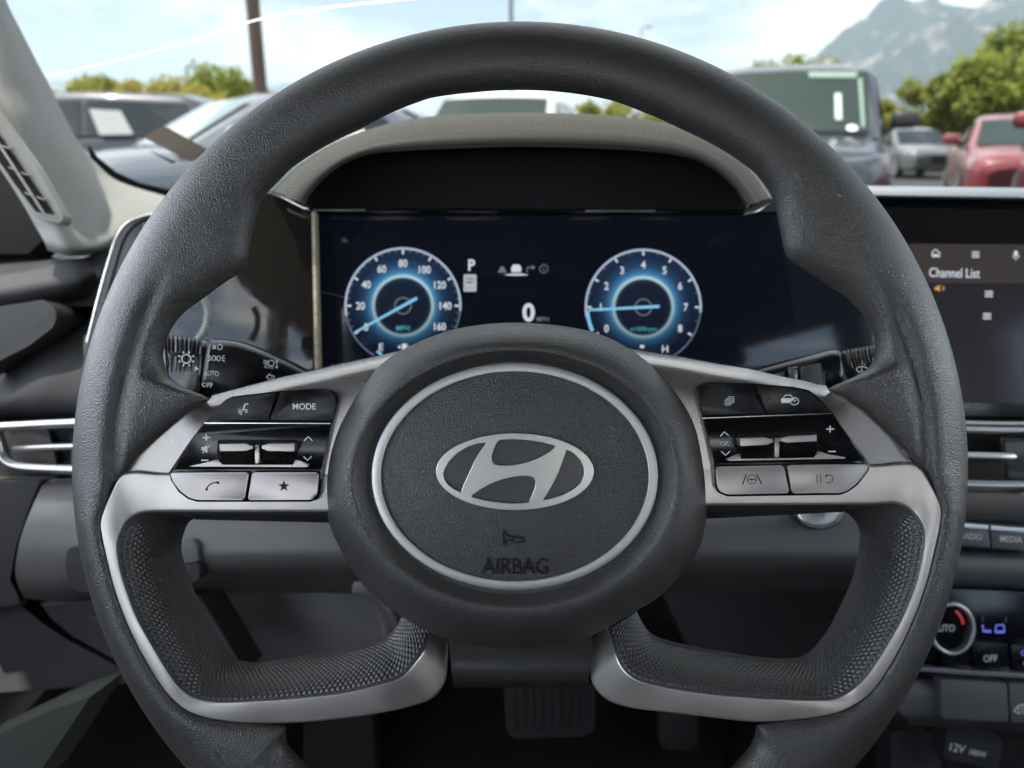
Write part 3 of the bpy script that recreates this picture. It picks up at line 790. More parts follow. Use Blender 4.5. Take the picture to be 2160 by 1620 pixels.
def paired_loft(name, curves, n, mat, parent, m=None, flip=False, smooth=60):
    keys = [tuple(c for k in range(len(curves)) for c in curves[k][i]) for i in range(len(curves[0]))]
    S = catmull(keys, n)
    return loft_px(name, [[tuple(s[3*k:3*k+3]) for s in S] for k in range(len(curves))], n, mat, parent, m, smooth, flip)
paired_loft('hood_brow', hoodR, 120, M_hooddot, cl, m=26, flip=True)
paired_loft('hood_lip', [mixc(A, Cc, .55, .553), mixc(A, Cc, .62, .549), mixc(A, Cc, .8, .547), C3, mixc(A, Cc, 1.03, .552), mixc(A, Cc, 1.05, .60)], 120, M_hood, cl, m=24, flip=True)
for seg_ in (A[:6], A[13:]):
    tube_w('hood_edge_sunlight', [V(x, y - 1, .583) for x, y in catmull(seg_, 30)], .0011, M_chrome, cl, n=8)  # bright tube standing in for sunlight along the hood's outer edges
plate('hood_recess', [(p[0], p[1]) for p in Cc] + [(1600,446),(610,446)], 0.604, 0.01, M_black, cl, bevel=0)
plate('hood_seam', [(652,439),(1575,441),(1575,446),(652,445)], 0.590, 0.01, M_piano, cl, bevel=0.6)
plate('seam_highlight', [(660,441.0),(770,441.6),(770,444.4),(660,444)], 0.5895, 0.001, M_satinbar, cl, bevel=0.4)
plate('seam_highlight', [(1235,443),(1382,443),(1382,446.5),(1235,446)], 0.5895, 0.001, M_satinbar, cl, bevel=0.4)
plate('chrome_tip', [(568,403),(576,401),(652,434),(651,441),(640,440)], 0.556, 0.006, M_chrome, cl, bevel=1.5)
plate('chrome_tip', [(1572,439),(1592,424),(1624,417),(1628,427),(1600,446),(1568,454)], 0.556, 0.006, M_chrome, cl, bevel=2.0)

# dials
def radial_mat(name, stops):
    m, nt, b, out = mat_new(name); L = nt.links.new
    uv = nt.nodes.new('ShaderNodeUVMap'); uv.uv_map = 'UVMap'; sx = nt.nodes.new('ShaderNodeSeparateXYZ'); L(uv.outputs['UV'], sx.inputs[0])
    cr = nt.nodes.new('ShaderNodeValToRGB'); e = cr.color_ramp.elements
    e[0].position, e[0].color = stops[0][0], (*stops[0][1], 1); e[1].position, e[1].color = stops[-1][0], (*stops[-1][1], 1)
    for p, c in stops[1:-1]:
        k = e.new(p); k.color = (*c, 1)
    L(sx.outputs['X'], cr.inputs['Fac']); L(cr.outputs['Color'], b.inputs['Emission Color'])
    # dial face fades towards its lower half, as drawn on the display
    mr = nt.nodes.new('ShaderNodeMapRange'); mr.inputs['To Min'].default_value = 0.16 * ES; mr.inputs['To Max'].default_value = 1.0 * ES
    L(sx.outputs['Y'], mr.inputs['Value']); L(mr.outputs['Result'], b.inputs['Emission Strength'])
    b.inputs['Base Color'].default_value = (0.006, 0.006, 0.01, 1); b.inputs['Roughness'].default_value = 0.07
    return m
M_dial = radial_mat('dial_face', [(0, (.012,.02,.045)), (.12, (.012,.02,.045)), (.40, (.01,.016,.035)), (.475, (.02,.05,.09)), (.495, (.45,.68,.78)), (.525, (.62,.80,.86)), (.545, (.12,.42,.68)), (.60, (.05,.20,.40)), (.70, (.020,.065,.15)), (.84, (.011,.026,.06)), (1, (.012,.022,.05))])
E_white = emis('screen_white', (0.72, 0.76, 0.84), 0.85)
E_dim = emis('screen_dim', (0.5, 0.54, 0.6), 0.32)
E_ringw = emis('screen_ring', (0.50, 0.60, 0.78), 0.8)
E_ringd = emis('screen_ring_dim', (0.20, 0.28, 0.42), 0.5)
E_needle = emis('screen_needle', (0.22, 0.58, 0.86), 0.95)
E_teal = emis('screen_teal', (0.10, 0.55, 0.62), 0.6)
E_orange = emis('screen_orange', (0.85, 0.40, 0.07), 0.7)
E_blue = emis('lcd_blue', (0.16, 0.20, 0.95), 0.8)
E_red = emis('dial_red', (0.75, 0.06, 0.08), 0.45)
def dial(name, cx, cy, R, nums, needle_a, lab, minor):
    z = DS - 0.0006
    vs = [V(cx, cy, z)]; uv = [(0, .5)]; fs = []; N = 96; rad = [.12,.3,.42,.47,.50,.53,.56,.62,.72,.86,1.0]
    for r in rad:
        for k in range(N):
            a = 2*pi*k/N; vs.append(V(cx + R*r*cos(a), cy - R*r*sin(a), z)); uv.append((r, .5 + .5*r*sin(a)))
    for k in range(N): fs.append((0, 1 + (k+1) % N, 1 + k))
    for i in range(len(rad) - 1):
        for k in range(N):
            a, b_ = 1 + i*N + k, 1 + i*N + (k+1) % N
            fs.append((a, b_, b_ + N, a + N))
    face = mesh(name, vs, [f[::-1] for f in fs], M_dial, cl, None, uv)
    ic = Icon(); ic.ring(cx, cy, R-1, R-1, 4.6, -5, 190, 70); ic.build('dial_rim', DS - .0008, E_ringw, face)
    ic = Icon(); ic.ring(cx, cy, R-1, R-1, 3.0, 190, 240, 20); ic.build('dial_rim', DS - .0008, E_ringd, face)
    ic = Icon(); ic.ring(cx, cy, R-1, R-1, 3.0, -60, -5, 20); ic.build('dial_rim', DS - .0008, E_ringd, face)
    ic = Icon(); ic.ring(cx, cy, 17, 17, 2.4); ic.build('dial_hub', DS - .0008, E_dim, face)
    n = len(nums)
    a_of = lambda f: 210 - 240 * f
    ic = Icon(); jc = Icon()
    for i, s in enumerate(nums):
        a = radians(a_of(i / (n - 1)))
        ic.stroke([(cx + (R-4)*cos(a), cy - (R-4)*sin(a)), (cx + (R-13)*cos(a), cy - (R-13)*sin(a))], 4.0)
        rr = R * (0.735 if len(s) < 3 else 0.72)
        text('numeral', s, cx + rr*cos(a) + (2 if len(s) > 2 else 0), cy - rr*sin(a), 16.5, DS - .0008, E_white, face, bold=0.22, xfit=0.86, thick=0.00008)
        if i < n - 1:
            for q in range(1, minor):
                a2 = radians(a_of((i + q / minor) / (n - 1)))
                jc.stroke([(cx + (R-4)*cos(a2), cy - (R-4)*sin(a2)), (cx + (R-9)*cos(a2), cy - (R-9)*sin(a2))], 2.0)
    o = ic.build('dial_ticks', DS - .0008, E_white, face); o['kind'] = 'stuff'
    o = jc.build('dial_ticks', DS - .0008, E_ringd, face); o['kind'] = 'stuff'
    a = radians(needle_a)
    ic = Icon(); p0 = (cx - 34*cos(a), cy + 34*sin(a)); p1 = (cx + (R-6)*cos(a), cy - (R-6)*sin(a)); nx, ny = sin(a), cos(a)
    ic.poly([(p0[0]+3.2*nx, p0[1]+3.2*ny), (p1[0]+2.2*nx, p1[1]+2.2*ny), (p1[0]-2.2*nx, p1[1]-2.2*ny), (p0[0]-3.2*nx, p0[1]-3.2*ny)])
    ic.build('needle', DS - .0011, E_needle, face)
    text('lettering', lab, cx, cy + 47, 11 if len(lab) < 4 else 12, DS - .0008, E_teal, face, w=28 if len(lab) < 4 else 56, bold=0.05, thick=0.00008)
    return face
f1 = dial('speed_dial', 850, 645, 122, ['0','20','40','60','80','100','120','140','160'], 209, 'MPH', 4)
f2 = dial('rev_dial', 1357, 648, 122, ['0','1','2','3','4','5','6','7','8'], 183, 'x1000rpm', 2)
zs = DS - .0008
ic = Icon(); ic.ring(1357, 648, 118, 118, 7, 184, 205, 16); ic.build('rev_band', zs - .0001, E_needle, f2)
text('lettering', 'E', 804, 732, 15, zs, E_white, f1, bold=0.1)
text('lettering', 'H', 1403, 736, 15, zs, E_white, f2, bold=0.1)
ic = Icon(); ic.poly([(848,725),(858,725),(858,738),(848,738)]); ic.poly([(838,732),(845,728),(845,736)]); ic.stroke([(860,728),(863,731),(863,738)], 1.4); ic.build('fuel_symbol', zs, E_white, f1)
ic = Icon(); ic.poly([(1350,728),(1359,728),(1359,734),(1350,734)]); ic.build('gauge_mark', zs, E_white, f2)
ic = Icon(); ic.stroke([(795,741),(806,748)], 5); ic.build('gauge_mark', zs, E_needle, f1)
text('gear_letter', 'P', 995, 559, 24, zs, E_white, dsp, bold=0.25, xfit=.9)
ic = Icon(); ic.poly(rounded([(978,579),(1005,579),(1005,615),(978,615)], 3)); sg = ic.build('speed_limit_sign', zs, emis('screen_sign', (.62,.66,.7), .7), dsp)
for s_, yy, hh in (('SPEED', 588, 4.5), ('LIMIT', 595.5, 4.5), ('- - -', 607, 1.6)):
    text('lettering', s_, 991.5, yy, hh, zs - .0002, emis('screen_sign_text_' + s_[0].lower(), (.03,.03,.04), .3), sg, w=18, bold=.12)
text('speed_number', '0', 1115, 659, 40, zs, E_white, dsp, w=26, bold=0.3)
text('lettering', 'MPH', 1145, 673, 9.5, zs, E_dim, dsp, w=25, bold=0.05)
ic = Icon(); ic.poly([(1050,575),(1057,562),(1062,562),(1069,575)]); ic.build('menu_symbol', zs, E_dim, dsp)
ic = Icon(); ic.poly([(1078,566),(1082,558),(1096,558),(1100,566),(1099,574),(1079,574)]); ic.build('menu_symbol', zs, E_white, dsp)
ic = Icon(); ic.stroke([(1112,575),(1112,564),(1124,564)], 2.4); ic.poly([(1122,559),(1129,564),(1122,569)]); ic.build('menu_symbol', zs, E_dim, dsp)
ic = Icon(); ic.ring(1147, 567, 8.5, 8.5, 1.6); ic.stroke([(1147,566),(1147,571)], 2.2); ic.stroke([(1147,561),(1147,563)], 2.2); ic.build('menu_symbol', zs, E_dim, dsp)
ic = Icon(); ic.poly([(1062,580),(1075,577.5),(1089,576.8),(1103,577.5),(1116,580),(1103,581),(1089,581.4),(1075,581)]); ic.build('menu_underline', zs, E_white, dsp)
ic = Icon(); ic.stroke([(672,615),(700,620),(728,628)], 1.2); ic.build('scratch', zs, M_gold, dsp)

# ------------------------------------------------------------------ stalks
def stalk(name, label, keys, mat, back=0.020, n=28, parts_d=0.0):
    st = empty(name, V(keys[len(keys)//2][0], keys[len(keys)//2][1], keys[0][4] + 0.02), label, 'stalk')
    return st
def stalk_body(name, keys, parent, mat, n=32, bumps=False, N=60):
    """keys: px, py centre, half height px, depth half m, depth"""
    S = catmull(keys, N); rows = []
    for i, (x, y, h, dh, d) in enumerate(S):
        t = S[min(len(S)-1, i+1)]; q = S[max(0, i-1)]
        dx, dy = t[0]-q[0], t[1]-q[1]; l = hypot(dx, dy) or 1; nx, ny = dy/l, -dx/l
        r = []
        for k in range(n):
            a = 2*pi*k/n; ca, sa = cos(a), sin(a)
            e = 0.72
            hx = math.copysign(abs(sa)**e, sa); dz = math.copysign(abs(ca)**e, ca)
            f = 1.0
            if bumps: f = 1 + 0.07 * sin(i * 0.85 + (k * 6 * pi / n)) * sin(i * 0.85 - (k * 6 * pi / n))
            r.append(V(x + nx*hx*h*f, y + ny*hx*h*f, d - dz*dh*f))
        rows.append(r)
    o = grid(name, rows, mat, parent, closed_u=True, smooth=50)
    bm = bmesh.new(); bm.from_mesh(o.data); be = [e for e in bm.edges if e.is_boundary]
    bmesh.ops.holes_fill(bm, edges=be, sides=0); bmesh.ops.recalc_face_normals(bm, faces=bm.faces[:]); bm.to_mesh(o.data); bm.free()
    return o
M_stalk = pbr('stalk_black', (0.010, 0.010, 0.011), 0.22, spec=0.55, rvar=0.04, vscale=90)
M_knob = pbr('stalk_knob', (0.035, 0.033, 0.033), 0.28, spec=0.6)
DL = 0.415
ls = stalk('light_stalk', 'glossy black headlamp stalk left of the steering hub with white light symbols', [(430,770,60,.015,DL)], M_stalk)
stalk_body('knob', [(338,770,60,.015,DL),(350,768,62,.016,DL),(400,769,58,.016,DL),(418,771,56,.016,DL)], ls, M_knob, bumps=True, N=40, n=60)
stalk_body('collar', [(417,772,57,.0165,DL),(424,773,58,.0168,DL),(431,774,58,.0165,DL)], ls, M_stalk, N=8)
stalk_body('arm', [(433,777,64,.0165,DL),(480,786,70,.0165,DL),(530,800,69,.016,DL),(580,818,66,.0155,DL+.004),(650,846,60,.015,DL+.01),(760,890,56,.014,DL+.02)], ls, M_stalk)
plate('knob_face', rounded([(352,742),(416,742),(422,835),(360,835)], 10), DL - .0166, .004, M_stalk, ls, bevel=2)
lz = DL - .0172
ic = Icon(); ic.ring(393, 757, 9.5, 9.0, 3.0)
for k in range(8):
    a = radians(22.5 + 45*k); ic.stroke([(393+13*cos(a), 757-12*sin(a)), (393+18.5*cos(a), 757-17*sin(a))], 3.2)
ic.poly([(411,771),(420,778),(410,783)])
ic.build('lamp_symbol', lz, M_white, ls)['kind'] = 'stuff'
ic = Icon()
for q in (-3, 0, 3): ic.stroke([(448,732+q),(456,732+q)], 1.6)
ic.ring(462, 732, 7, 5.5, 1.8, -90, 90, 12); ic.stroke([(460,726.5),(460,737.5)], 1.6); ic.build('lamp_symbol', lz, M_white, ls)['kind'] = 'stuff'
ic = Icon(); ic.ring(451, 755.5, 4, 5, 1.8); ic.ring(461, 756, 4, 5, 1.8)
for q in (-6, 0, 6): ic.stroke([(438,755+q*1.1),(445,755+q*.5)], 1.8); ic.stroke([(468,756+q*.5),(474,756+q*1.1)], 1.8)
ic.build('lamp_symbol', lz, M_white, ls)['kind'] = 'stuff'
text('lettering', 'AUTO', 446, 787.5, 10.5, lz, M_white, ls, w=31, bold=.12, rot=-4)
text('lettering', 'OFF', 437.5, 812, 10, lz, M_white, ls, w=22, bold=.08, rot=-4)
lz2 = DL - .0168 + .004
ic = Icon()
for q in (-3.5, 0, 3.5): ic.stroke([(556,763+q),(566,766+q)], 1.6)
ic.ring(572, 766, 6, 6, 1.8); ic.stroke([(584,763),(584,775)], 1.6); ic.poly([(580,764),(584,759),(588,764)]); ic.poly([(580,773),(584,778),(588,773)])
ic.build('lamp_symbol', lz2 - .002, M_white, ls)['kind'] = 'stuff'
text('lettering', 'AUTO', 567, 774.5, 5, lz2 - .002, M_white, ls, w=20, bold=.1, rot=-8)
ic = Icon(); ic.stroke([(562,795),(570,788.5),(570,792),(578,793.5),(578,799),(570,798),(569,802),(562,795)], 2.0); ic.stroke([(583,800),(588,797),(588,802),(592,797)], 1.8)
ic.build('turn_symbol', lz2 - .003, M_white, ls)['kind'] = 'stuff'
# coiled lead behind the left stalk
coil = empty('coiled_lead', V(436, 690, .53), 'pale green ribbed lead curving behind the light stalk', 'cable')
P = catmull([(428,624),(438,645),(440,668),(434,692),(420,716)], 60)
tube_w('sleeve', [V(x, y, .535) for x, y in P], [0.0028 + 0.00055*(1 if (k//2) % 2 else -1) for k in range(60)], pbr('lead_plastic', (.32,.37,.33), .4), coil, n=10)

ws_ = empty('wiper_stalk', V(1730, 800, DL + .02), 'glossy black wiper stalk right of the steering hub with grey slider', 'stalk')
stalk_body('knob', [(1779,775,34,.014,DL),(1800,768,33,.0145,DL),(1830,762,32,.0145,DL),(1856,757,31,.014,DL)], ws_, M_knob, bumps=True, N=40, n=60)
stalk_body('arm', [(1560,812,22,.014,DL+.012),(1600,804,28,.0145,DL+.008),(1660,798,38,.015,DL+.004),(1720,790,44,.0155,DL),(1758,784,48,.016,DL),(1770,781,46,.0162,DL),(1777,780,43,.0160,DL)], ws_, M_stalk)
wz = DL - .0175
plate('slider', rounded([(1692,774),(1732,765),(1736,812),(1694,812)], 4), wz - .002, .006, M_dash, ws_, bevel=2.5, seg=3)
plate('slider_frame', rounded([(1686,772),(1730,758),(1738,762),(1742,815),(1690,815)], 5), wz + .0008, .004, M_piano, ws_, bevel=2)
plate('slider_tab', rounded([(1668,780),(1682,778),(1682,803),(1672,803)], 2), wz, .004, M_satinbar, ws_, bevel=1.5)
ic = Icon(); ic.ring(1818, 790, 17, 17, 2.4, 42, 138, 14); ic.ring(1818, 790, 7, 7, 2, 42, 138, 8)
ic.stroke([(1805,779),(1813,786)], 2.2); ic.stroke([(1831,779),(1823,786)], 2.2); ic.stroke([(1818,772),(1818,783)], 1.8)
for q in (-6, 0, 6): ic.disc(1818+q, 768 - (1 if q == 0 else -1), 1.6, 1.6, 8)
ic.build('wiper_symbol', DL - .0152, M_white, ws_)['kind'] = 'stuff'
text('lettering', 'MIST', 1645, 790, 7, DL - .0118, M_white, ws_, w=20, rot=8)
ic = Icon()
for q in (0, 7, 14): ic.stroke([(1662+q, 778-q*.2),(1668+q,776-q*.2)], 3)
ic.build('wiper_symbol', DL - .0135, M_white, ws_)['kind'] = 'stuff'

# ------------------------------------------------------------------ dashboard
db = empty('dashboard', V(1080, 1250, 0.62), 'dark grey moulded plastic dashboard spanning behind the steering wheel', 'dashboard')
plate('core', [(-260,560),(2450,560),(2450,1240),(-260,1240)], 0.70, 0.25, M_dash2, db, bevel=0)
mesh('top_pad', [(-.62,.62,.905),(1.15,.62,.905),(1.15,.80,.925),(-.62,.80,.925),(1.15,1.2,.915),(-.62,1.2,.915)], [(0,1,2,3),(3,2,4,5)], M_dash2, db, None)
# left end of the dash
def roundbar(name, top, mid, bot, mat, n=50, parent=None, m=16):
    return loft_px(name, [top, mid, bot], n, mat, parent or db, m=m, flip=True)
loft_px('upper_shelf', [[(-60,520,.74),(60,522,.74),(170,545,.73),(215,575,.72)], [(-60,578,.64),(60,562,.64),(160,545,.645),(185,548,.65)], [(-60,600,.62),(60,582,.62),(165,560,.625),(190,560,.63)], [(-60,640,.615),(60,622,.615),(170,600,.62),(205,585,.63)], [(-60,700,.65),(80,670,.65),(170,640,.66),(200,612,.67)]], 40, M_dash2, db, m=30, flip=True)
loft_px('shelf_corner', [[(165,548,.648),(200,535,.66),(235,520,.68)],[(188,570,.628),(205,562,.65),(232,545,.67)],[(206,588,.628),(215,580,.65),(228,572,.67)]], 16, M_dash2, db, m=8, flip=True)
plate('door_grab', rounded([(-60,655),(40,640),(90,632),(112,645),(122,664),(112,690),(60,730),(-60,790)], 10), .60, .04, M_dash2, db, bevel=6, seg=4)
loft_px('end_panel', [[(-60,850,.66),(2,790,.66),(60,722,.665),(120,672,.67),(195,640,.68)], [(-60,860,.63),(8,800,.63),(65,738,.635),(125,690,.64),(200,655,.65)], [(-60,870,.615),(20,830,.61),(80,790,.61),(140,760,.615),(260,740,.62)], [(-60,885,.62),(20,868,.615),(80,862,.61),(140,860,.61),(260,858,.61)], [(-60,900,.65),(20,895,.65),(80,893,.65),(140,890,.65),(260,888,.65)]], 50, M_dash2, db, m=36, flip=True)
# left vent
v1 = empty('air_vent', V(80, 1000, .6), 'slim air vent with chrome bars left of the steering wheel', 'air vent')
plate('vent_cavity', [(-60,895),(260,880),(260,1000),(-60,1010)], .625, .02, M_black, v1, bevel=0)
tube_w('vent_bar', [V(x, y, .60) for x, y in [(-60,903),(20,899),(90,895),(160,892),(260,889)]], .0034, M_satinbar, v1, n=14)
tube_w('vent_bar', [V(x, y, .598) for x, y in catmull([(-60,900),(-15,910),(-4,935),(2,962),(18,978),(50,986),(160,991),(260,993)], 30)], .0036, M_satinbar, v1, n=14)
tube_w('vane', [V(x, y, .605) for x, y in [(26,948),(30,947.5),(105,943),(106,943),(160,941),(260,937)]], [.0015,.0027,.0027,.0028,.0028,.0028], M_satinbar, v1, n=12)
plate('vent_flap', [(6,910),(100,903),(120,982),(30,978)], .618, .004, M_dash2, v1, bevel=1)
# lower left panels
loft_px('knee_panel', [[(95,1012,.61),(170,1008,.61),(420,1020,.61),(760,1035,.61),(1400,1035,.61),(1840,1030,.61),(2010,1040,.61)], [(72,1060,.575),(150,1060,.57),(420,1080,.565),(760,1085,.56),(1400,1085,.56),(1840,1080,.565),(2010,1085,.57)], [(45,1130,.565),(130,1135,.56),(420,1140,.555),(760,1140,.55),(1400,1140,.55),(1840,1140,.555),(2010,1140,.56)],
   [(32,1200,.565),(130,1200,.56),(420,1185,.555),(760,1182,.552),(1400,1182,.552),(1840,1180,.555),(2010,1180,.56)], [(40,1240,.575),(130,1245,.57),(420,1215,.575),(760,1213,.575),(1400,1213,.575),(1840,1210,.575),(2010,1210,.575)], [(52,1262,.60),(130,1268,.60),(420,1250,.63),(760,1248,.64),(1400,1248,.64),(1840,1245,.63),(2010,1245,.63)]], 110, M_dash, db, m=50, flip=True)
plate('door_panel', [(-80,1015),(88,1012),(58,1080),(26,1150),(12,1225),(30,1258),(50,1275),(-80,1300)], .60, .05, M_dash2, db, bevel=8, seg=3)
plate('lower_panel', [(-80,1262),(38,1268),(85,1312),(150,1360),(235,1398),(300,1440),(-80,1470)], .62, .05, M_dash2, db, bevel=5, seg=3)
plate('fuse_cover', [(82,1274),(200,1264),(420,1255),(520,1420),(330,1430),(235,1388),(150,1343),(105,1302)], .60, .04, M_dash2, db, bevel=5, seg=3)
plate('latch', rounded([(186,1302),(205,1298),(260,1330),(230,1335)], 5), .592, .01, M_dash2, db, bevel=3)
plate('switch_block', rounded([(140,1162),(150,1154),(300,1150),(300,1248),(158,1248),(145,1235),(138,1200)], 8), .553, .02, M_dash2, db, bevel=4, seg=3)
sw = plate('switch_button', rounded([(383,1141),(405,1138),(413,1145),(418,1185),(385,1188)], 5), .548, .02, M_dash, db, bevel=3, seg=3)
plate('switch_button', rounded([(385,1190),(418,1187),(421,1220),(412,1230),(388,1230)], 5), .549, .02, M_dash2, db, bevel=3, seg=3)
tube_w('column_lever', [V(745,1240,.50), V(775,1244,.50), V(800,1262,.505), V(820,1310,.51), V(830,1360,.52)], [.004,.0055,.005,.005,.006], M_dash, db, n=12)
# start button
sb = plate('start_button', [(1727 + 48*cos(2*pi*k/40), 1078 + 31*sin(2*pi*k/40)) for k in range(40)], .545, .02, M_satinbar, db, bevel=5, seg=4)
plate('start_button_ring', [(1727 + 56*cos(2*pi*k/40), 1080 + 39*sin(2*pi*k/40)) for k in range(40)], .552, .02, M_dash2, db, bevel=3, seg=3)
shape('start_button_rim', [[(1727 + 51*cos(2*pi*k/40), 1080 + 33.5*sin(2*pi*k/40)) for k in range(40)], [(1727 + 44*cos(2*pi*k/40), 1079 + 27*sin(2*pi*k/40)) for k in range(40)]], .546, .002, M_chrome, db, bevel=1)
text('lettering', 'STOP', 1727, 1086, 8, .5449, M_grey, sb, w=30)
# column shroud behind the hub
loft_px('column_shroud', [[(820,1060,.36),(1090,900,.36),(1360,1060,.36)], [(830,1180,.365),(1090,1215,.36),(1350,1180,.365)], [(880,1285,.38),(1090,1320,.37),(1300,1285,.38)], [(900,1330,.47),(1090,1370,.46),(1290,1330,.47)], [(860,1260,.60),(1090,1300,.60),(1330,1260,.60)]], 30, M_black, db, m=20, flip=True)
# chin below the cluster, between the spoke and the knee panel
loft_px('chin_panel', [[(150,870,.63),(1080,870,.63),(1900,870,.63)], [(150,960,.62),(1080,960,.62),(1900,960,.62)], [(150,1030,.612),(1080,1030,.612),(1900,1030,.612)]], 10, M_dash2, db, m=6, flip=True)

# footwell
fw = empty('footwell', V(1080, 1700, 1.0), 'dark carpeted footwell below the dashboard', 'footwell'); 
mesh('floor_carpet', [(-.62,.35,.35),(1.2,.35,.35),(1.2,1.05,.33),(-.62,1.05,.33)], [(0,1,2,3)], M_carpet, fw, None)
mesh('bulkhead', [(-.62,1.05,.33),(1.2,1.05,.33),(1.2,1.15,.92),(-.62,1.15,.92)], [(0,1,2,3)], M_carpet, fw, None)
plate('side_cladding', [(430,1250),(790,1250),(860,1380),(700,1420),(470,1400)], .70, .05, M_dash, fw, bevel=4)
plate('side_cladding', [(1390,1240),(1830,1240),(1810,1420),(1480,1420)], .70, .05, M_dash2, fw, bevel=4)
plate('foot_rest', rounded([(640,1520),(785,1500),(795,1700),(640,1720)], 12), .86, .03, M_pedal, fw, bevel=4)
plate('sill_trim', rounded([(-90,1590),(40,1528),(110,1496),(190,1470),(150,1530),(50,1680),(-90,1760)], 8), .52, .05, M_grey, fw, bevel=2, seg=2)
bp_ = empty('brake_pedal', V(1158, 1520, .80), 'wide ribbed black brake pedal below the steering hub', 'pedal')
plate('pad', rounded([(1062,1440),(1255,1440),(1255,1535),(1240,1553),(1085,1558),(1068,1545)], 14), .80, .018, M_pedal, bp_, bevel=5, seg=3)
for k in range(9): plate('rib', rounded([(1078+19*k,1448),(1086+19*k,1448),(1088+18.6*k,1542),(1080+18.6*k,1542)], 2), .7975, .004, M_pedal, bp_, bevel=1.5)
tube_w('arm', [V(1160,1480,.82), V(1165,1400,.90), V(1165,1300,.98)], .008, M_black, bp_, n=8)
ap = empty('accelerator_pedal', V(1432, 1560, .84), 'narrow black accelerator pedal to the right of the brake', 'pedal')
plate('pad', rounded([(1392,1470),(1470,1470),(1474,1570),(1462,1584),(1402,1582),(1390,1566)], 10), .84, .018, M_pedal, ap, bevel=4, seg=3)
tube_w('arm', [V(1432,1500,.86), V(1440,1420,.92), V(1440,1320,.98)], .007, M_black, ap, n=8)

# ------------------------------------------------------------------ centre stack, right
DI = 0.625
inf = empty('infotainment_screen', V(2080, 880, DI), 'wide infotainment screen showing a channel list at the right edge', 'screen')
plate('frame', [(1800,398),(2500,404),(2500,884),(1800,884)], DI + .012, .02, M_piano, inf, bevel=2)
loft_px('top_trim', [[(1780,398,.70),(2160,400,.70),(2500,404,.70)], [(1780,391,.66),(2160,396,.66),(2500,402,.66)], [(1780,396,.632),(2160,401,.632),(2500,406,.632)], [(1780,408,.622),(2160,413,.622),(2500,418,.622)], [(1780,415,.626),(2160,421,.626),(2500,426,.626)], [(1780,417,.65),(2160,423,.65),(2500,428,.65)]], 20, M_satinbar, inf, m=26, flip=True)
sg_ = plate('display', [(1800,438),(2500,444),(2500,872),(1800,872)], DI, .01, M_piano, inf, bevel=1.5)
m, nt, b, out = mat_new('status_area'); b.inputs['Base Color'].default_value = (.006,.006,.007,1); b.inputs['Roughness'].default_value = .10
b.inputs['Specular IOR Level'].default_value = .25; b.inputs['Emission Color'].default_value = (.045,.039,.037,1); b.inputs['Emission Strength'].default_value = .9*ES
M_stat = m
m, nt, b, out = mat_new('list_area'); b.inputs['Base Color'].default_value = (.006,.006,.007,1); b.inputs['Roughness'].default_value = .10
b.inputs['Specular IOR Level'].default_value = .25; b.inputs['Emission Color'].default_value = (.018,.017,.021,1); b.inputs['Emission Strength'].default_value = .9*ES
M_list = m
plate('header_area', [(1905,514),(2480,518),(2480,600),(1905,596)], DI - .0006, .0006, M_stat, inf, bevel=0)
plate('list_area', [(1905,597),(2480,601),(2480,850),(1905,850)], DI - .0006, .0006, M_list, inf, bevel=0)
iz = DI - .0008
ic = Icon(); ic.stroke([(1966,541),(1966,533),(1973.5,526),(1982,533),(1982,541)], 2.6, True); ic.poly([(1968,536),(1980,536),(1980,541),(1968,541)]); ic.build('home_symbol', iz, E_white, inf)
def menu(x, y, w):
    ic = Icon()
    for q in (-5, 0, 5): ic.stroke([(x - w/2, y+q), (x + w/2, y+q)], 2.6)
    ic.build('menu_symbol', iz, E_white, inf)['kind'] = 'stuff'
menu(2058, 537, 16); menu(2086, 620, 17); menu(2082, 667, 17)
ic = Icon(); ic.poly(rounded([(2139,529),(2147,529),(2147,541),(2139,541)], 3)); ic.ring(2143, 538, 7, 7, 1.5, 180, 360, 10); ic.stroke([(2143,545),(2143,549)], 1.6); ic.build('microphone_symbol', iz, E_white, inf)
text('lettering', 'Channel List', 2013.5, 575.5, 20, iz, E_white, inf, w=107, bold=0.08, rot=-1.2)
ic = Icon(); ic.poly([(1971,607),(1976,604),(1983,601),(1983,615),(1976,612),(1971,611)]); ic.ring(1985, 608, 5, 6, 1.4, -60, 60, 6); ic.stroke([(1991,604),(1991,612)], 1.6); ic.build('sound_symbol', iz, E_orange, inf)
# right vent
v2 = empty('air_vent', V(2150, 1040, .6), 'slim air vent with chrome bars under the infotainment screen', 'air vent')
plate('vent_cavity', [(1900,884),(2500,888),(2500,1040),(1900,1030)], .64, .02, M_black, v2, bevel=0)
for y, r, x1, dd in ((892,.0016,2500,.618),(906,.0024,2500,.612),(961,.0028,2142,.612),(1022,.0036,2500,.606)):
    tube_w('vent_bar', [V(1900, y-6, dd), V(2045, y, dd), V(2100, y+1.5, dd), V(x1-4 if x1 < 2200 else x1, y+3, dd), V(x1, y+3, dd)], [r, r, r, r, r*.7], M_satinbar, v2, n=12)
plate('vent_flap', rounded([(2120,925),(2170,927),(2176,1010),(2128,1008)], 4), .622, .006, M_dash2, v2, bevel=2)
plate('vent_sill', [(1900,1036),(2500,1048),(2500,1108),(1900,1096)], .62, .03, M_dash2, db, bevel=4, seg=3)
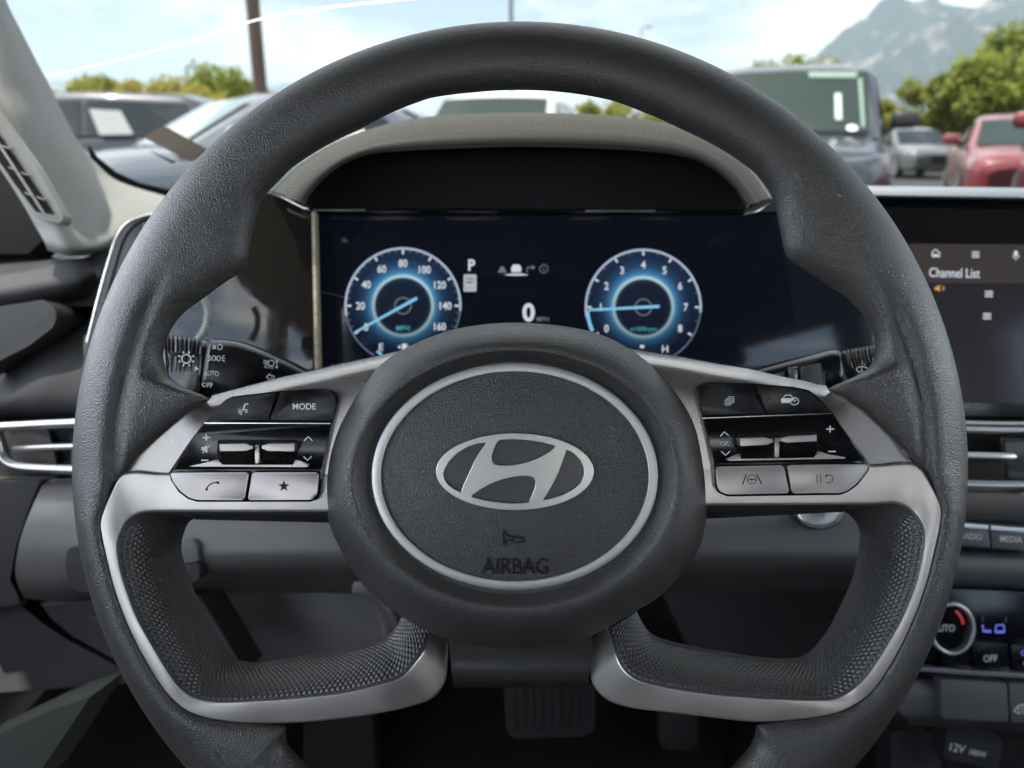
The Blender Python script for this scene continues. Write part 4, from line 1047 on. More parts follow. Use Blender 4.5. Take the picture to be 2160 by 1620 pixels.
# media keys
for nm, x0, x1 in (('RADIO', 1985, 2086), ('MEDIA', 2090, 2192)):
    k = plate('media_button', [(x0,1116+(x0-2045)*.08),(x1,1116+(x1-2045)*.08),(x1+4,1152+(x1-2045)*.08),(x0+4,1152+(x0-2045)*.08)], .598, .02, M_dash, db, bevel=1.5)
    plate('media_button_edge', [(x0,1105+(x0-2045)*.08),(x1-1,1105+(x1-2045)*.08),(x1,1115+(x1-2045)*.08),(x0,1115+(x0-2045)*.08)], .597, .012, M_satinbar, k, bevel=1.5, seg=3)
    text('lettering', nm, (x0+x1)/2 - (0 if nm == 'MEDIA' else 0) + (-8 if nm == 'MEDIA' else 13), 1133 + ((x0+x1)/2-2065)*.06, 12.5, .5978, M_white, k, w=46 if nm == 'MEDIA' else 47, bold=.08, rot=-3)
loft_px('stack_panel', [[(1880,1150,.615),(2160,1162,.615),(2500,1180,.615)], [(1880,1170,.60),(2160,1182,.60),(2500,1200,.60)], [(1880,1220,.602),(2160,1232,.602),(2500,1250,.602)], [(1880,1240,.63),(2160,1250,.63),(2500,1268,.63)]], 20, M_dash, db, m=16, flip=True)
cp = empty('climate_panel', V(2060, 1420, .6), 'gloss black climate panel with round dial and blue temperature readout', 'climate controls')
plate('panel', [(1860,1236),(2500,1262),(2500,1440),(1860,1412)], .607, .02, M_piano, cp, bevel=2)
dl = plate('dial', [(2001 + 40*cos(2*pi*k/48), 1322 + 47*sin(2*pi*k/48)) for k in range(48)], .590, .02, M_piano, cp, bevel=4, seg=3)
shape('dial_ring', [[(2001 + 48*cos(2*pi*k/48), 1322 + 55*sin(2*pi*k/48)) for k in range(48)], [(2001 + 41*cos(2*pi*k/48), 1322 + 48*sin(2*pi*k/48)) for k in range(48)]], .591, .006, M_ring, cp, bevel=1.8)
ic = Icon(); ic.ring(2001, 1322, 31, 38, 6, 8, 62, 14); ic.build('red_arc', .5895, E_red, dl)
text('lettering', 'AUTO', 1991, 1325, 15, .5898, M_white, dl, w=46, bold=.08)
E_blued = emis('lcd_blue_dim', (.05,.06,.2), .5)
ic = Icon(); ic.stroke([(2073,1318),(2074,1332),(2090,1333)], 3.6); ic.stroke([(2100,1332),(2101,1319),(2117,1318),(2119,1332)], 3.4); ic.stroke([(2099,1333),(2119,1333)], 5); ic.stroke([(2076,1331),(2091,1332)], 5)
ic.build('temperature_readout', .6065, E_blue, cp)['kind'] = 'stuff'
ic = Icon(); ic.stroke([(2073,1300),(2073,1312)], 2.4); ic.stroke([(2122,1300),(2122,1312)], 2.4); ic.build('temperature_readout', .6065, E_blued, cp)['kind'] = 'stuff'
bx_ = [(1985,2044),(2048,2126),(2130,2215)]
for x0, x1 in bx_:
    k = plate('climate_button', rounded([(x0+2,1352+(x0-2048)*.08),(x1,1352+(x1-2048)*.08),(x1+4,1412+(x1-2048)*.08),(x0+6,1412+(x0-2048)*.08)], 4), .600, .01, M_pianob, cp, bevel=1.4, seg=3)
    if x0 == 2048: text('lettering', 'OFF', 2089, 1389, 15, .5998, M_white, k, w=29, bold=.08)
    if x0 == 2130:
        text('lettering', 'A/C', 2172, 1396, 15, .5998, M_white, k, w=29, bold=.08)
        ic = Icon(); ic.ring(2160, 1377, 5, 5, 2); ic.build('indicator', .5998, E_blue, k)
plate('lower_strip', [(1900,1404),(2050,1416),(2500,1440),(2500,1450),(2050,1425),(1900,1413)], .596, .008, M_satinbar, cp, bevel=2, seg=3)
loft_px('stack_skirt', [[(1860,1418,.64),(2160,1438,.64),(2500,1458,.64)], [(1870,1430,.605),(2160,1446,.605),(2500,1466,.605)], [(1890,1490,.60),(2160,1500,.60),(2500,1520,.60)], [(1910,1515,.61),(2160,1530,.61),(2500,1550,.61)], [(1920,1530,.66),(2160,1545,.66),(2500,1565,.66)]], 20, M_dash, db, m=20, flip=True)
for x0, x1 in ((1984,2124),(2129,2280)):
    k = plate('skirt_button', rounded([(x0,1437+(x0-2048)*.06),(x1,1437+(x1-2048)*.06),(x1+4,1518+(x1-2048)*.06),(x0+4,1518+(x0-2048)*.06)], 4), .594, .01, M_dash, db, bevel=2, seg=3)
ic = Icon(); ic.ring(2160, 1508, 22, 22, 2.4, 50, 160, 16); ic.stroke([(2139,1500),(2152,1506)], 2.4)
for q in (0, 8, 16): ic.stroke([(2150+q,1488),(2147+q,1494),(2151+q,1499),(2148+q,1506)], 1.8)
ic.build('defrost_symbol', .5938, M_white, k)['kind'] = 'stuff'
oc = empty('power_outlet', V(2050, 1610, .66), 'black power outlet cover marked 12V 180W at lower right', 'power outlet')
plate('cover', rounded([(1998,1530),(2030,1528),(2115,1560),(2105,1625),(1990,1600)], 8), .655, .02, M_dash2, oc, bevel=3, seg=3)
plate('tab', rounded([(2015,1538),(2050,1532),(2112,1556),(2108,1566)], 3), .650, .01, M_dash2, oc, bevel=2, seg=3)
text('lettering', '12V', 2020, 1578, 17, .6548, M_white, oc, w=32, bold=.08, rot=-12)
text('lettering', '180W', 2063, 1589, 12.5, .6548, M_white, oc, w=35, bold=.06, rot=-12)
plate('console', [(1700,1560),(2500,1560),(2500,1900),(1640,1900)], .72, .2, M_black, db, bevel=10)
plate('console_side', rounded([(1880,1545),(1920,1542),(1980,1560),(1990,1700),(1880,1700)], 10), .69, .05, M_dash2, db, bevel=6, seg=3)

# ------------------------------------------------------------------ left windscreen pillar and cabin shell
ap_ = empty('windscreen_pillar', V(220, 520, .68), 'pale grey windscreen pillar trim with a slotted vent at the left', 'pillar')
Rk = [(-5,-40,.66),(12,10,.67),(38,62,.68),(78,140,.70),(100,180,.71),(150,282,.74),(200,348,.78),(250,386,.80),(345,418,.82)]
pil = [[(-140,-60,.60),(-120,20,.60),(-90,110,.60),(-60,180,.60),(-70,240,.60),(-30,305,.605),(45,425,.61),(74,476,.615),(96,516,.62),(100,528,.66)],
       [(-70,-50,.585),(-55,30,.585),(-25,110,.588),(5,190,.59),(25,240,.59),(60,330,.595),(105,430,.60),(130,480,.605),(150,530,.61),(152,540,.66)],
       [(-20,-40,.61),(-5,20,.61),(22,80,.615),(55,160,.62),(75,210,.625),(125,310,.64),(165,400,.655),(190,450,.66),(222,520,.65),(228,530,.69)],
       [(-8,-40,.64),(8,14,.645),(34,70,.65),(70,146,.665),(92,190,.67),(142,294,.70),(190,366,.72),(232,404,.72),(300,470,.69),(310,490,.72)],
       Rk[:8] + [(345,418,.80),(420,440,.80)],
       [(x + 4, y - 2, d + .06) for x, y, d in Rk[:8]] + [(350,414,.9),(425,436,.9)]]
paired_loft('trim', pil, 140, M_trim, ap_, m=50, flip=True)
# slotted demister vent in the pillar
VO = [(-60,165),(0,248),(70,345),(135,456),(128,472),(72,460),(30,400),(0,356),(-60,275)]
vd = lambda x, y: .579 + max(0, (y - 200)) * .00006
plate('vent_frame', rounded(VO, 8), lambda x, y: vd(x, y) - .004, .012, M_trimp, ap_, bevel=3, seg=3)
SLO = [(-60,203),(0,289),(60,374),(114,452),(76,447),(32,389),(0,343),(-60,260)]
plate('vent_slot', rounded(SLO, 3), lambda x, y: vd(x, y) - .0050, .002, M_black, ap_, bevel=0)
plate('vent_rail', [(-22,279),(-17,278),(94,449),(88,449)], lambda x, y: vd(x, y) - .0065, .003, M_trimp, ap_, bevel=.8)
for x, y in ((14,309),(27,354),(53,365),(61,408),(86,417)):
    plate('vent_slat', [(x-9,y-3),(x+8,y+3),(x+8,y+6),(x-9,y)], lambda a, b_: vd(a, b_) - .0068, .003, M_trimp, ap_, bevel=.6)
# mirror patch / door behind the pillar
plate('door_corner', [(-300,250),(0,325),(40,400),(96,500),(60,535),(-300,540)], .66, .03, M_black, db, bevel=2)

car = empty('car_cabin', (0.3, -0.4, 0.3), 'grey cabin lining around the driver with open window line', 'car interior')
M_lining = pbr('headlining', (.30,.30,.29), .95, spec=.1)
M_door = pbr('door_card', (.05,.05,.052), .7)
def quadbox(name, pts, mat, th=.02):
    return mesh(name, pts, [(0,1,2,3)], mat, car, None)
quadbox('headlining', [(-.61,.53,1.290),(1.14,.53,1.290),(1.14,-1.60,1.335),(-.61,-1.60,1.335)], M_lining)
box_w('roof_panel', (.26,-.535,1.365), (1.62,2.13,.02), M_lining, car)
for xx in (-.66, 1.20): box_w('door_card', (xx,-.1,.60), (.05,2.7,.63), M_door, car, bevel=.01)
box_w('floor', (.28,-.4,.30), (1.8,1.8,.04), M_carpet, car)
box_w('rear_bulkhead', (.27,-1.60,.68), (1.85,.06,.80), M_door, car, bevel=.01)
M_seat = pbr('seat_cloth', (.035,.035,.037), .9)
for sx in (0.0, .62):
    seat = box_w('seat_back', (sx,-.62,.70), (.50,.13,.68), M_seat, car, bevel=.05, rot=Matrix.Rotation(radians(14),3,'X'))
    box_w('head_rest', (sx,-.76,1.13), (.27,.10,.17), M_seat, seat, bevel=.04, rot=Matrix.Rotation(radians(14),3,'X'))
    box_w('seat_cushion', (sx,-.38,.40), (.50,.50,.14), M_seat, car, bevel=.05)
for xx in (-.60, 1.13): box_w('door_pillar', (xx,-.62,1.10), (.07,.16,.46), M_lining, car, bevel=.01)

# ------------------------------------------------------------------ windscreen
m, nt, b, out = mat_new('windscreen_glass'); nt.nodes.remove(b)
tr = nt.nodes.new('ShaderNodeBsdfTransparent'); tr.inputs['Color'].default_value = (.28,.29,.282,1)  # tint darker than real glass, added to dim the outdoors against the cabin
gl = nt.nodes.new('ShaderNodeBsdfGlossy'); gl.inputs['Roughness'].default_value = .02
lw = nt.nodes.new('ShaderNodeFresnel'); lw.inputs['IOR'].default_value = 1.35
mx = nt.nodes.new('ShaderNodeMixShader'); nt.links.new(lw.outputs['Fac'], mx.inputs['Fac']); nt.links.new(tr.outputs[0], mx.inputs[1]); nt.links.new(gl.outputs[0], mx.inputs[2]); nt.links.new(mx.outputs[0], out.inputs['Surface'])
M_wind = m
wsn = empty('windscreen', (0.3, 1.1, .93), 'dark tinted sloping windscreen in front of the dashboard', 'windscreen')
WB, WT = Vector((0, 1.14, .925)), Vector((0, .54, 1.292))
def ws_pt(x, t): 
    p = WB.lerp(WT, t); return Vector((x, p.y + .03*sin(pi*t) - .10*((x-.3)/.9)**2, p.z + .03*sin(pi*t)))
rows = [[ws_pt(-.56 + 1.72*i/24 - (0 if 0 else 0), j/12) for i in range(25)] for j in range(13)]
grid('pane', rows, M_wind, wsn, smooth=180)
# brown sticker on the inside of the glass, lower left, and a thin slot mark under it
M_stick = pbr('sticker_brown', (.34,.30,.25), .8, spec=.2)
def on_glass(px, py):
    """where the pixel's ray meets the windscreen"""
    dr = (V(px, py, 1) - CAM)
    lo, hi = .3, 1.4
    for _ in range(40):
        mid = (lo + hi) / 2; p = CAM + dr * mid
        t = max(0, min(1, (p.z - WB.z) / (WT.z - WB.z))); g = ws_pt(p.x, t)
        if p.y < g.y: lo = mid
        else: hi = mid
    return lo - .004
plate('sticker', rounded([(302,290),(338,267),(352,268),(440,316),(404,342)], 4), on_glass, .0006, M_stick, wsn, bevel=0)
m, nt, b, out = mat_new('glass_streak'); nt.nodes.remove(b)
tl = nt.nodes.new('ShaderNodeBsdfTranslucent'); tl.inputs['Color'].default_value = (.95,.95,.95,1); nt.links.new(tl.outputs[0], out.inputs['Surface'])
M_streak = m
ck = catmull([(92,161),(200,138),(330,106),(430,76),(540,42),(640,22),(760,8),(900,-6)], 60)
streak_w = lambda x: .7 + 2.6*max(0, min(1, (x-300)/250)) - 1.2*max(0, min(1, (x-650)/200))
plate('streak_line', [(x, y-streak_w(x)/2) for x, y in ck] + [(x, y+streak_w(x)/2) for x, y in ck[::-1]], lambda x, y: on_glass(x, y), .0004, M_streak, wsn, bevel=0)  # thin pale translucent streak laid along the glass
plate('frit_mark', [(315,318),(320,319),(372,342),(364,345)], on_glass, .0006, M_black, wsn, bevel=0)
plate('frit_edge', [(186,306),(204,330),(244,362),(294,385),(356,400),(356,420),(290,409),(236,388),(190,350)], lambda x, y: on_glass(x, y) - .002, .003, M_black, wsn, bevel=0)

# ------------------------------------------------------------------ outdoors: ground
M_asph = pbr('asphalt', (.055,.055,.057), .9, spec=.25, var=.25, vscale=.6, bump=('noise', 60, .4, .01))
gr = mesh('ground', [(-16000,-3000,0),(16000,-3000,0),(16000,24000,0),(-16000,24000,0)], [(0,1,2,3)], M_asph, None, None)
tag(gr, 'grey asphalt parking lot ground', None, None, 'structure')

# ------------------------------------------------------------------ cars
M_glass = pbr('car_glass', (.045,.062,.055), .06, spec=.35)
M_gdark = pbr('car_glass_dark', (.03,.036,.04), .06, spec=.6)
M_tyre = pbr('tyre', (.02,.02,.02), .85)
M_rim = pbr('alloy', (.45,.45,.46), .3, metal=.8)
M_lamp = pbr('lamp_glass', (.6,.62,.64), .08, spec=.8, coat=.5)
M_paper = pbr('paper', (.85,.85,.82), .9)
M_inner = pbr('seat_dark', (.05,.05,.055), .8)
def paint(name, col, metal=.3): return pbr(name, col, .32, metal=metal, spec=.5, coat=.8)
def make_car(name, label, loc, heading, p, glass, suv=False, group='parked cars in the lot', L=4.5, W=1.82, Ht=1.45, mirror_mat=None):
    """front along +x in car space; heading = angle of the nose in world (degrees from +X)"""
    root = empty(name, (loc[0], loc[1], 0), label, 'suv' if suv else 'car', group)
    R = Matrix.Rotation(radians(heading), 3, 'Z'); base = Vector((loc[0], loc[1], 0))
    def X(v): return base + R @ Vector(v)
    hw = W / 2; hood = (1.08 if suv else .96); belt = (1.14 if suv else .98); deck = (1.16 if suv else 1.04)
    zb = .30 if suv else .24; f = L / 2
    # body: stations along x, section (y,z)
    st = [(f, .66, zb+.06, hood-.32), (f-.05, .80, zb, hood-.20), (f-.22, .92, zb-.03, hood-.12), (f-.7, .985, zb-.04, hood-.04), (f-1.25, 1.0, zb-.04, hood+.01), (.55 if not suv else .6, 1.0, zb-.04, belt), (-.6, 1.0, zb-.04, belt+.02), (-f+1.0, 1.0, zb-.04, deck), (-f+.35, .97, zb-.02, deck-.02), (-f+.08, .86, zb, deck-.08), (-f, .74, zb+.08, deck-.22)]
    rows = []
    K = []
    for x, s, z0, z1 in st: K.append((x, s, z0, z1))
    S = []
    for i in range(len(K) - 1):
        for q in range(4):
            t = q / 4; S.append(tuple(K[i][c]*(1-t) + K[i+1][c]*t for c in range(4)))
    S.append(K[-1])
    for x, s, z0, z1 in S:
        w = hw * s; h = z1 - z0
        half = [(w*.80, z0), (w*.97, z0+h*.10), (w*1.0, z0+h*.34), (w*.985, z0+h*.52), (w*1.0, z0+h*.66), (w*.985, z0+h*.80), (w*.93, z0+h*.93), (w*.80, z1-.005), (w*.5, z1+.022), (0, z1+.03)]
        sec = [(y, z) for y, z in half] + [(-y, z) for y, z in half[-2::-1]]
        rows.append([X((x, y, z)) for y, z in sec])
    body = grid('body', rows, p, root, smooth=50, flip=False)
    bm = bmesh.new(); bm.from_mesh(body.data); bmesh.ops.holes_fill(bm, edges=[e for e in bm.edges if e.is_boundary], sides=0); bmesh.ops.recalc_face_normals(bm, faces=bm.faces[:]); bm.to_mesh(body.data); bm.free()
    # greenhouse
    if suv: gs = [(f-1.15, .86, hood+.0), (f-1.72, .80, Ht-.10), (f-2.0, .77, Ht-.02), (-.3, .77, Ht), (-f+.75, .76, Ht-.03), (-f+.45, .78, Ht-.14), (-f+.12, .86, deck-.04)]
    else: gs = [(f-1.20, .86, hood+.0), (f-1.95, .74, Ht-.09), (f-2.25, .70, Ht-.02), (-.2, .70, Ht), (-f+1.45, .70, Ht-.05), (-f+1.15, .73, Ht-.13), (-f+.45, .84, deck-.02)]
    def gp(i, side, t):
        """point on the side: t=0 roof rail, 1 belt"""
        x, s, z = gs[i]; xb = x
        zb_ = belt if i in (1,2,3,4,5) else z
        return (xb, side*hw*(s*(1-t) + .93*t), z*(1-t) + zb_*t)
    rows = []
    for i, (x, s, z) in enumerate(gs):
        zz = belt - .03 if 0 < i < len(gs)-1 else z - .04
        y1 = hw * .945
        half = [(y1, zz), (hw*(s*.45+.945*.55), (z*.45+zz*.55)), (hw*s*1.01, z-.06 if 0 < i < len(gs)-1 else z-.012), (hw*s*.93, z-.012), (hw*s*.6, z+.012), (0, z+.02)]
        rows.append([X((x, y, zq)) for y, zq in half + [(-y, zq) for y, zq in half[-2::-1]]])
    grid('cabin', rows, p, root, smooth=40)
    # panes: windscreen, rear window, side windows, each slightly proud
    def pane(nm, q, mat=glass, parent=root):
        return mesh(nm, [X(v) for v in q], [tuple(range(len(q)))], mat, parent, None)
    def span(i, j, ya, yb, ta, tb, off):
        """bilinear patch on the slope between stations i and j"""
        def P(t, u):
            x = gs[i][0]*(1-t) + gs[j][0]*t; s = gs[i][1]*(1-t) + gs[j][1]*t; z = gs[i][2]*(1-t) + gs[j][2]*t
            zz = z + .018*(1 - u*u)
            return (x + off[0], u*hw*s*.92, zz + off[2])
        n = 8; rows = [[X(P(ta + (tb-ta)*a/4, ya + (yb-ya)*k/n)) for k in range(n+1)] for a in range(5)]
        return rows
    wsc = grid('windscreen', span(0, 1, -1, 1, .04, .97, (.012,0,.014)), glass, root, smooth=180)
    grid('rear_window', span(6, 5, -1, 1, .08, .95, (-.012,0,.014)), glass, root, smooth=180)
    for sd in (-1, 1):
        def sp(i, t, k=.0):     # roof rail to belt at station i
            x, s, z = gs[i]; zt = z - .075; yt = hw*s*1.005; zb2 = belt + .01; yb2 = hw*.94
            return Vector((x, sd*((yt*(1-t) + yb2*t) + .012), zt*(1-t) + zb2*t))
        fr = gs[0][0]
        a0 = Vector((fr-.32, sd*(hw*.94+.012), belt+.015)); a1 = sp(1, .10) + Vector((-.10,0,0)); m1 = sp(3, .06); m0 = sp(3, .97)
        a1 = Vector((gs[1][0]-.12, sd*(hw*gs[1][1]*1.02+.012), gs[1][2]-.05)); a2 = sp(2, .05)
        f0 = pane('front_window', [a0, a1, a2, m1 + Vector((.05,0,0)), m0 + Vector((.05,0,0))], glass if False else M_gdark)
        r1 = sp(4, .10); r0 = Vector((gs[5][0]-.02, sd*(hw*.93+.012), belt+.03))
        if suv: r1 = sp(4, .08) + Vector((-.1,0,0)); r0 = Vector((gs[5][0]-.05, sd*(hw*.93+.012), belt+.02))
        pane('rear_side_window', [m0 + Vector((-.04,0,0)), m1 + Vector((-.04,0,0)), r1, r0], M_gdark)
        # mirror
        mp = Vector((fr-.42, sd*(hw+.13), belt+.10))
        bmx = bmesh.new(); bmesh.ops.create_icosphere(bmx, subdivisions=3, radius=1)
        for v in bmx.verts:
            q = Vector((math.copysign(abs(v.co.x)**.7, v.co.x)*.075, math.copysign(abs(v.co.y)**.6, v.co.y)*.13, math.copysign(abs(v.co.z)**.7, v.co.z)*.085))
            v.co = X(mp + q)
        mo = bm_obj('mirror', bmx, mirror_mat or p, root, 60)
        tube_w('mirror_stem', [X((fr-.40, sd*(hw*.95), belt-.02)), X((fr-.42, sd*(hw+.05), belt+.05))], .03, M_black, mo, n=8)
        # lamps
        lv = []
        for k in range(9):
            t = k/8; y = hw*(.50 + .44*t); xx = f - .06 - .30*t**2.2
            lv.append((xx, y))
        zt0, zb0 = hood-.19, hood-.33
        rows = [[X((xx+.012, sd*y, (zb0 + .03*k/8) + (zt0+.02*k/8-zb0)*a/4)) for k, (xx, y) in enumerate(lv)] for a in range(5)]
        grid('headlight', rows, M_lamp, root, smooth=60)
        rows = [[X((-f+.06+.25*(k/4)**2-.012, sd*hw*(.58+.38*k/4), deck-.30+.16*a/3)) for k in range(5)] for a in range(4)]
        grid('tail_light', rows, M_tail, root, smooth=60)
        for wx in (f-.85, -f+.85):
            rr = .36 if suv else .32
            rows = []
            for yo, r_ in ((-.0,.22*rr/.32),(.0,rr-.03),(.03,rr),(.17,rr),(.20,rr-.03)):
                rows.append([X((wx + r_*cos(2*pi*k/24), sd*(hw-.20+yo+.01), rr + r_*sin(2*pi*k/24))) for k in range(24)])
            ty = grid('tyre', rows, M_tyre, root, closed_u=True, smooth=40)
            vs_ = [X((wx, sd*(hw+.0), rr))] + [X((wx + (rr-.05)*cos(2*pi*k/24), sd*(hw+.012), rr + (rr-.05)*sin(2*pi*k/24))) for k in range(24)]
            mesh('rim', vs_, [(0, 1+k, 1+(k+1) % 24) for k in range(24)], M_rim, ty, 60)
    # grille, plate, cowl, wipers, interior behind the screen edge
    rows = [[X((f+.012-.05*(y/.5)**2, y*hw, hood-.52+.24*a/3)) for y in (-.48,-.3,-.1,.1,.3,.48)] for a in range(4)]
    grid('grille', rows, M_black, root, smooth=60)
    return root, X, gs, hw, belt
M_tail = pbr('tail_red', (.35,.02,.02), .15, spec=.6)
P_blue = paint('paint_slate_blue', (.055,.062,.078)); P_silv = paint('paint_silver_blue', (.22,.235,.27), .5)
P_dark = paint('paint_dark_grey', (.055,.055,.068), .4); P_white = paint('paint_white', (.72,.72,.72), 0)
P_red = paint('paint_red', (.24,.035,.045), .1); P_maroon = paint('paint_maroon', (.22,.02,.03), .1)

r, X, gs, hw, belt = make_car('parked_suv', 'slate blue suv facing us right of the steering wheel, green visor strip on its windscreen', (2.55+.5, 9.15), -110, P_blue, M_glass, suv=True, L=4.7, W=1.92, Ht=1.80, mirror_mat=pbr('mirror_black', (.03,.03,.035), .4))
M_tint = pbr('visor_tint', (.24,.34,.29), .5)
def on_screen(nm, q, mat):      # patch lying on the SUV's windscreen: (u, t)
    n = 6; P = []
    def pt(u, t):
        x = gs[0][0]*(1-t)+gs[1][0]*t; s = gs[0][1]*(1-t)+gs[1][1]*t; z = gs[0][2]*(1-t)+gs[1][2]*t
        return X((x+.02, u*hw*s*.92, z+.018*(1-u*u)+.024))
    return mesh(nm, [pt(*c) for c in q], [tuple(range(len(q)))], mat, r, None)
on_screen('visor_strip', [(.22,.94),(.86,.94),(.85,.85),(.24,.85)], M_tint)
on_screen('side_strip', [(.87,.84),(.92,.84),(.95,.1),(.91,.1)], M_tint)
on_screen('hanging_tag', [(.58,.60),(.66,.60),(.68,.2),(.60,.2)], pbr('tag_white', (.6,.7,.62), .6))
on_screen('round_sticker', [(.80+.07*cos(2*pi*k/12), .08+.05*sin(2*pi*k/12)) for k in range(12)], M_paper)

make_car('parked_car', 'silver blue sedan at left, hood and sloping windscreen beside the pillar', (-2.35, 7.9), -142, P_silv, pbr('car_glass_pale', (.30,.36,.34), .08, spec=.6, coat=.4), L=4.55, W=1.82, Ht=1.47)
r2, X2, gs2, hw2, belt2 = make_car('parked_suv', 'dark grey crossover with a white paper in its side window at far left', (-5.9, 11.6), 183, P_dark, M_gdark, suv=True, L=4.5, W=1.85, Ht=1.66)
for yy in (1,):
    q = [(-.40,0,1.44),(-.80,0,1.42),(-.93,0,1.13),(-.50,0,1.12)]
    mesh('paper_sheet', [X2((a, hw2*.93 - .15*(c-1.1)*.6 + .035, c)) for a, b_, c in q], [(0,1,2,3)], M_paper, r2, None)
make_car('parked_car', 'white car facing us seen through the top of the steering wheel', (-.10, 10.0), -106, P_white, M_glass, L=4.5, W=1.82, Ht=1.60)
make_car('parked_car', 'small white car far off beside the slate blue suv mirror', (15.4, 31.5), -80, paint('paint_pale_grey', (.38,.38,.38), .2), M_gdark, L=4.5, W=1.8, Ht=1.48)
make_car('parked_car', 'red sedan near the right edge of the view', (8.3, 13.5), 246, P_red, M_glass, L=4.5, W=1.8, Ht=1.46)
make_car('parked_suv', 'dark red suv cut off by the right edge', (6.35, 8.3), -118, P_maroon, M_glass, suv=True, L=4.6, W=1.88, Ht=1.66)
make_car('parked_car', 'dark far car between the white car and the red sedan', (19.5, 33), -100, P_dark, M_gdark, L=4.5, W=1.8, Ht=1.42)

make_car('parked_car', 'grey hatchback just right of the slate blue suv mirror', (12.4, 25.5), -96, paint('paint_mid_grey', (.16,.165,.17), .3), M_gdark, L=4.2, W=1.78, Ht=1.46)
make_car('parked_car', 'black sedan behind the red sedan nose', (14.2, 23.5), -104, paint('paint_black', (.02,.02,.022), .1), M_gdark, L=4.5, W=1.8, Ht=1.40)
# ------------------------------------------------------------------ poles
M_pole = pbr('rust_brown_pole', (.13,.085,.06), .7, var=.2, vscale=3)
M_gpole = pbr('grey_pole', (.25,.24,.22), .6)
def pole(nm, label, px, Y, wpx, ztop, mat, head=None, z0=0):
    X0 = (px - 1080) / 1739 * Y
    t = empty(nm, (X0, Y, 0), label, 'pole' if not head else 'lamp post')
    rr = wpx * Y / 1739 / 2
    tube_w('shaft', [(X0, Y, 0), (X0, Y, ztop*.5), (X0, Y, ztop)], [rr, rr*.97, rr*.92], mat, t, n=14)
    tube_w('base', [(X0, Y, 0), (X0, Y, .08)], [rr*1.8, rr*1.8], mat, t, n=14)
    if head:
        for sd in head: box_w('lamp_head', (X0 + sd*.75, Y, ztop+.05), (.8,.35,.14), mat, t, bevel=.03); tube_w('lamp_arm', [(X0, Y, ztop), (X0+sd*.45, Y, ztop+.05)], .05, mat, t, n=8)
    return t
pole('utility_pole', 'thick brown pole rising beside the silver sedan', 559, 14, 29, 9.5, M_pole)
pole('utility_pole', 'thin tan pole above the top of the steering wheel', 1078, 34, 9, 14, M_gpole)
pole('lamp_post', 'small far lamp post among the left trees', 411, 62, 6, 6.3, M_gpole, (1,))
pole('lamp_post', 'far lamp post peeking over the steering wheel rim', 1343, 95, 3, 13.2, M_gpole, (1,))
pole('utility_pole', 'thin grey pole in front of the large right tree', 2093, 36, 8, 4.8, M_gpole)

# ------------------------------------------------------------------ trees
rnd = random.Random(7)
def leaf_mat(nm, c1, c2):
    m, nt, b, out = mat_new(nm); L = nt.links.new
    tc = nt.nodes.new('ShaderNodeTexCoord'); n = nt.nodes.new('ShaderNodeTexNoise'); n.inputs['Scale'].default_value = .9; n.inputs['Detail'].default_value = 5
    L(tc.outputs['Object'], n.inputs['Vector']); cr = nt.nodes.new('ShaderNodeValToRGB')
    cr.color_ramp.elements[0].position = .35; cr.color_ramp.elements[0].color = (*c1, 1); cr.color_ramp.elements[1].position = .65; cr.color_ramp.elements[1].color = (*c2, 1)
    L(n.outputs['Fac'], cr.inputs['Fac']); L(cr.outputs['Color'], b.inputs['Base Color']); b.inputs['Roughness'].default_value = .6
    b.inputs['Specular IOR Level'].default_value = .25
    tl = nt.nodes.new('ShaderNodeBsdfTranslucent'); L(cr.outputs['Color'], tl.inputs['Color']); ms = nt.nodes.new('ShaderNodeMixShader'); ms.inputs['Fac'].default_value = .55
    L(b.outputs['BSDF'], ms.inputs[1]); L(tl.outputs['BSDF'], ms.inputs[2]); L(ms.outputs[0], out.inputs['Surface'])
    return m
LF = [leaf_mat('leaves_olive', (.22,.24,.04), (.40,.40,.08)), leaf_mat('leaves_yellow', (.32,.29,.05), (.52,.46,.10)), leaf_mat('leaves_green', (.18,.23,.04), (.36,.40,.08))]
M_bark = pbr('bark', (.09,.07,.055), .9, var=.3, vscale=6)
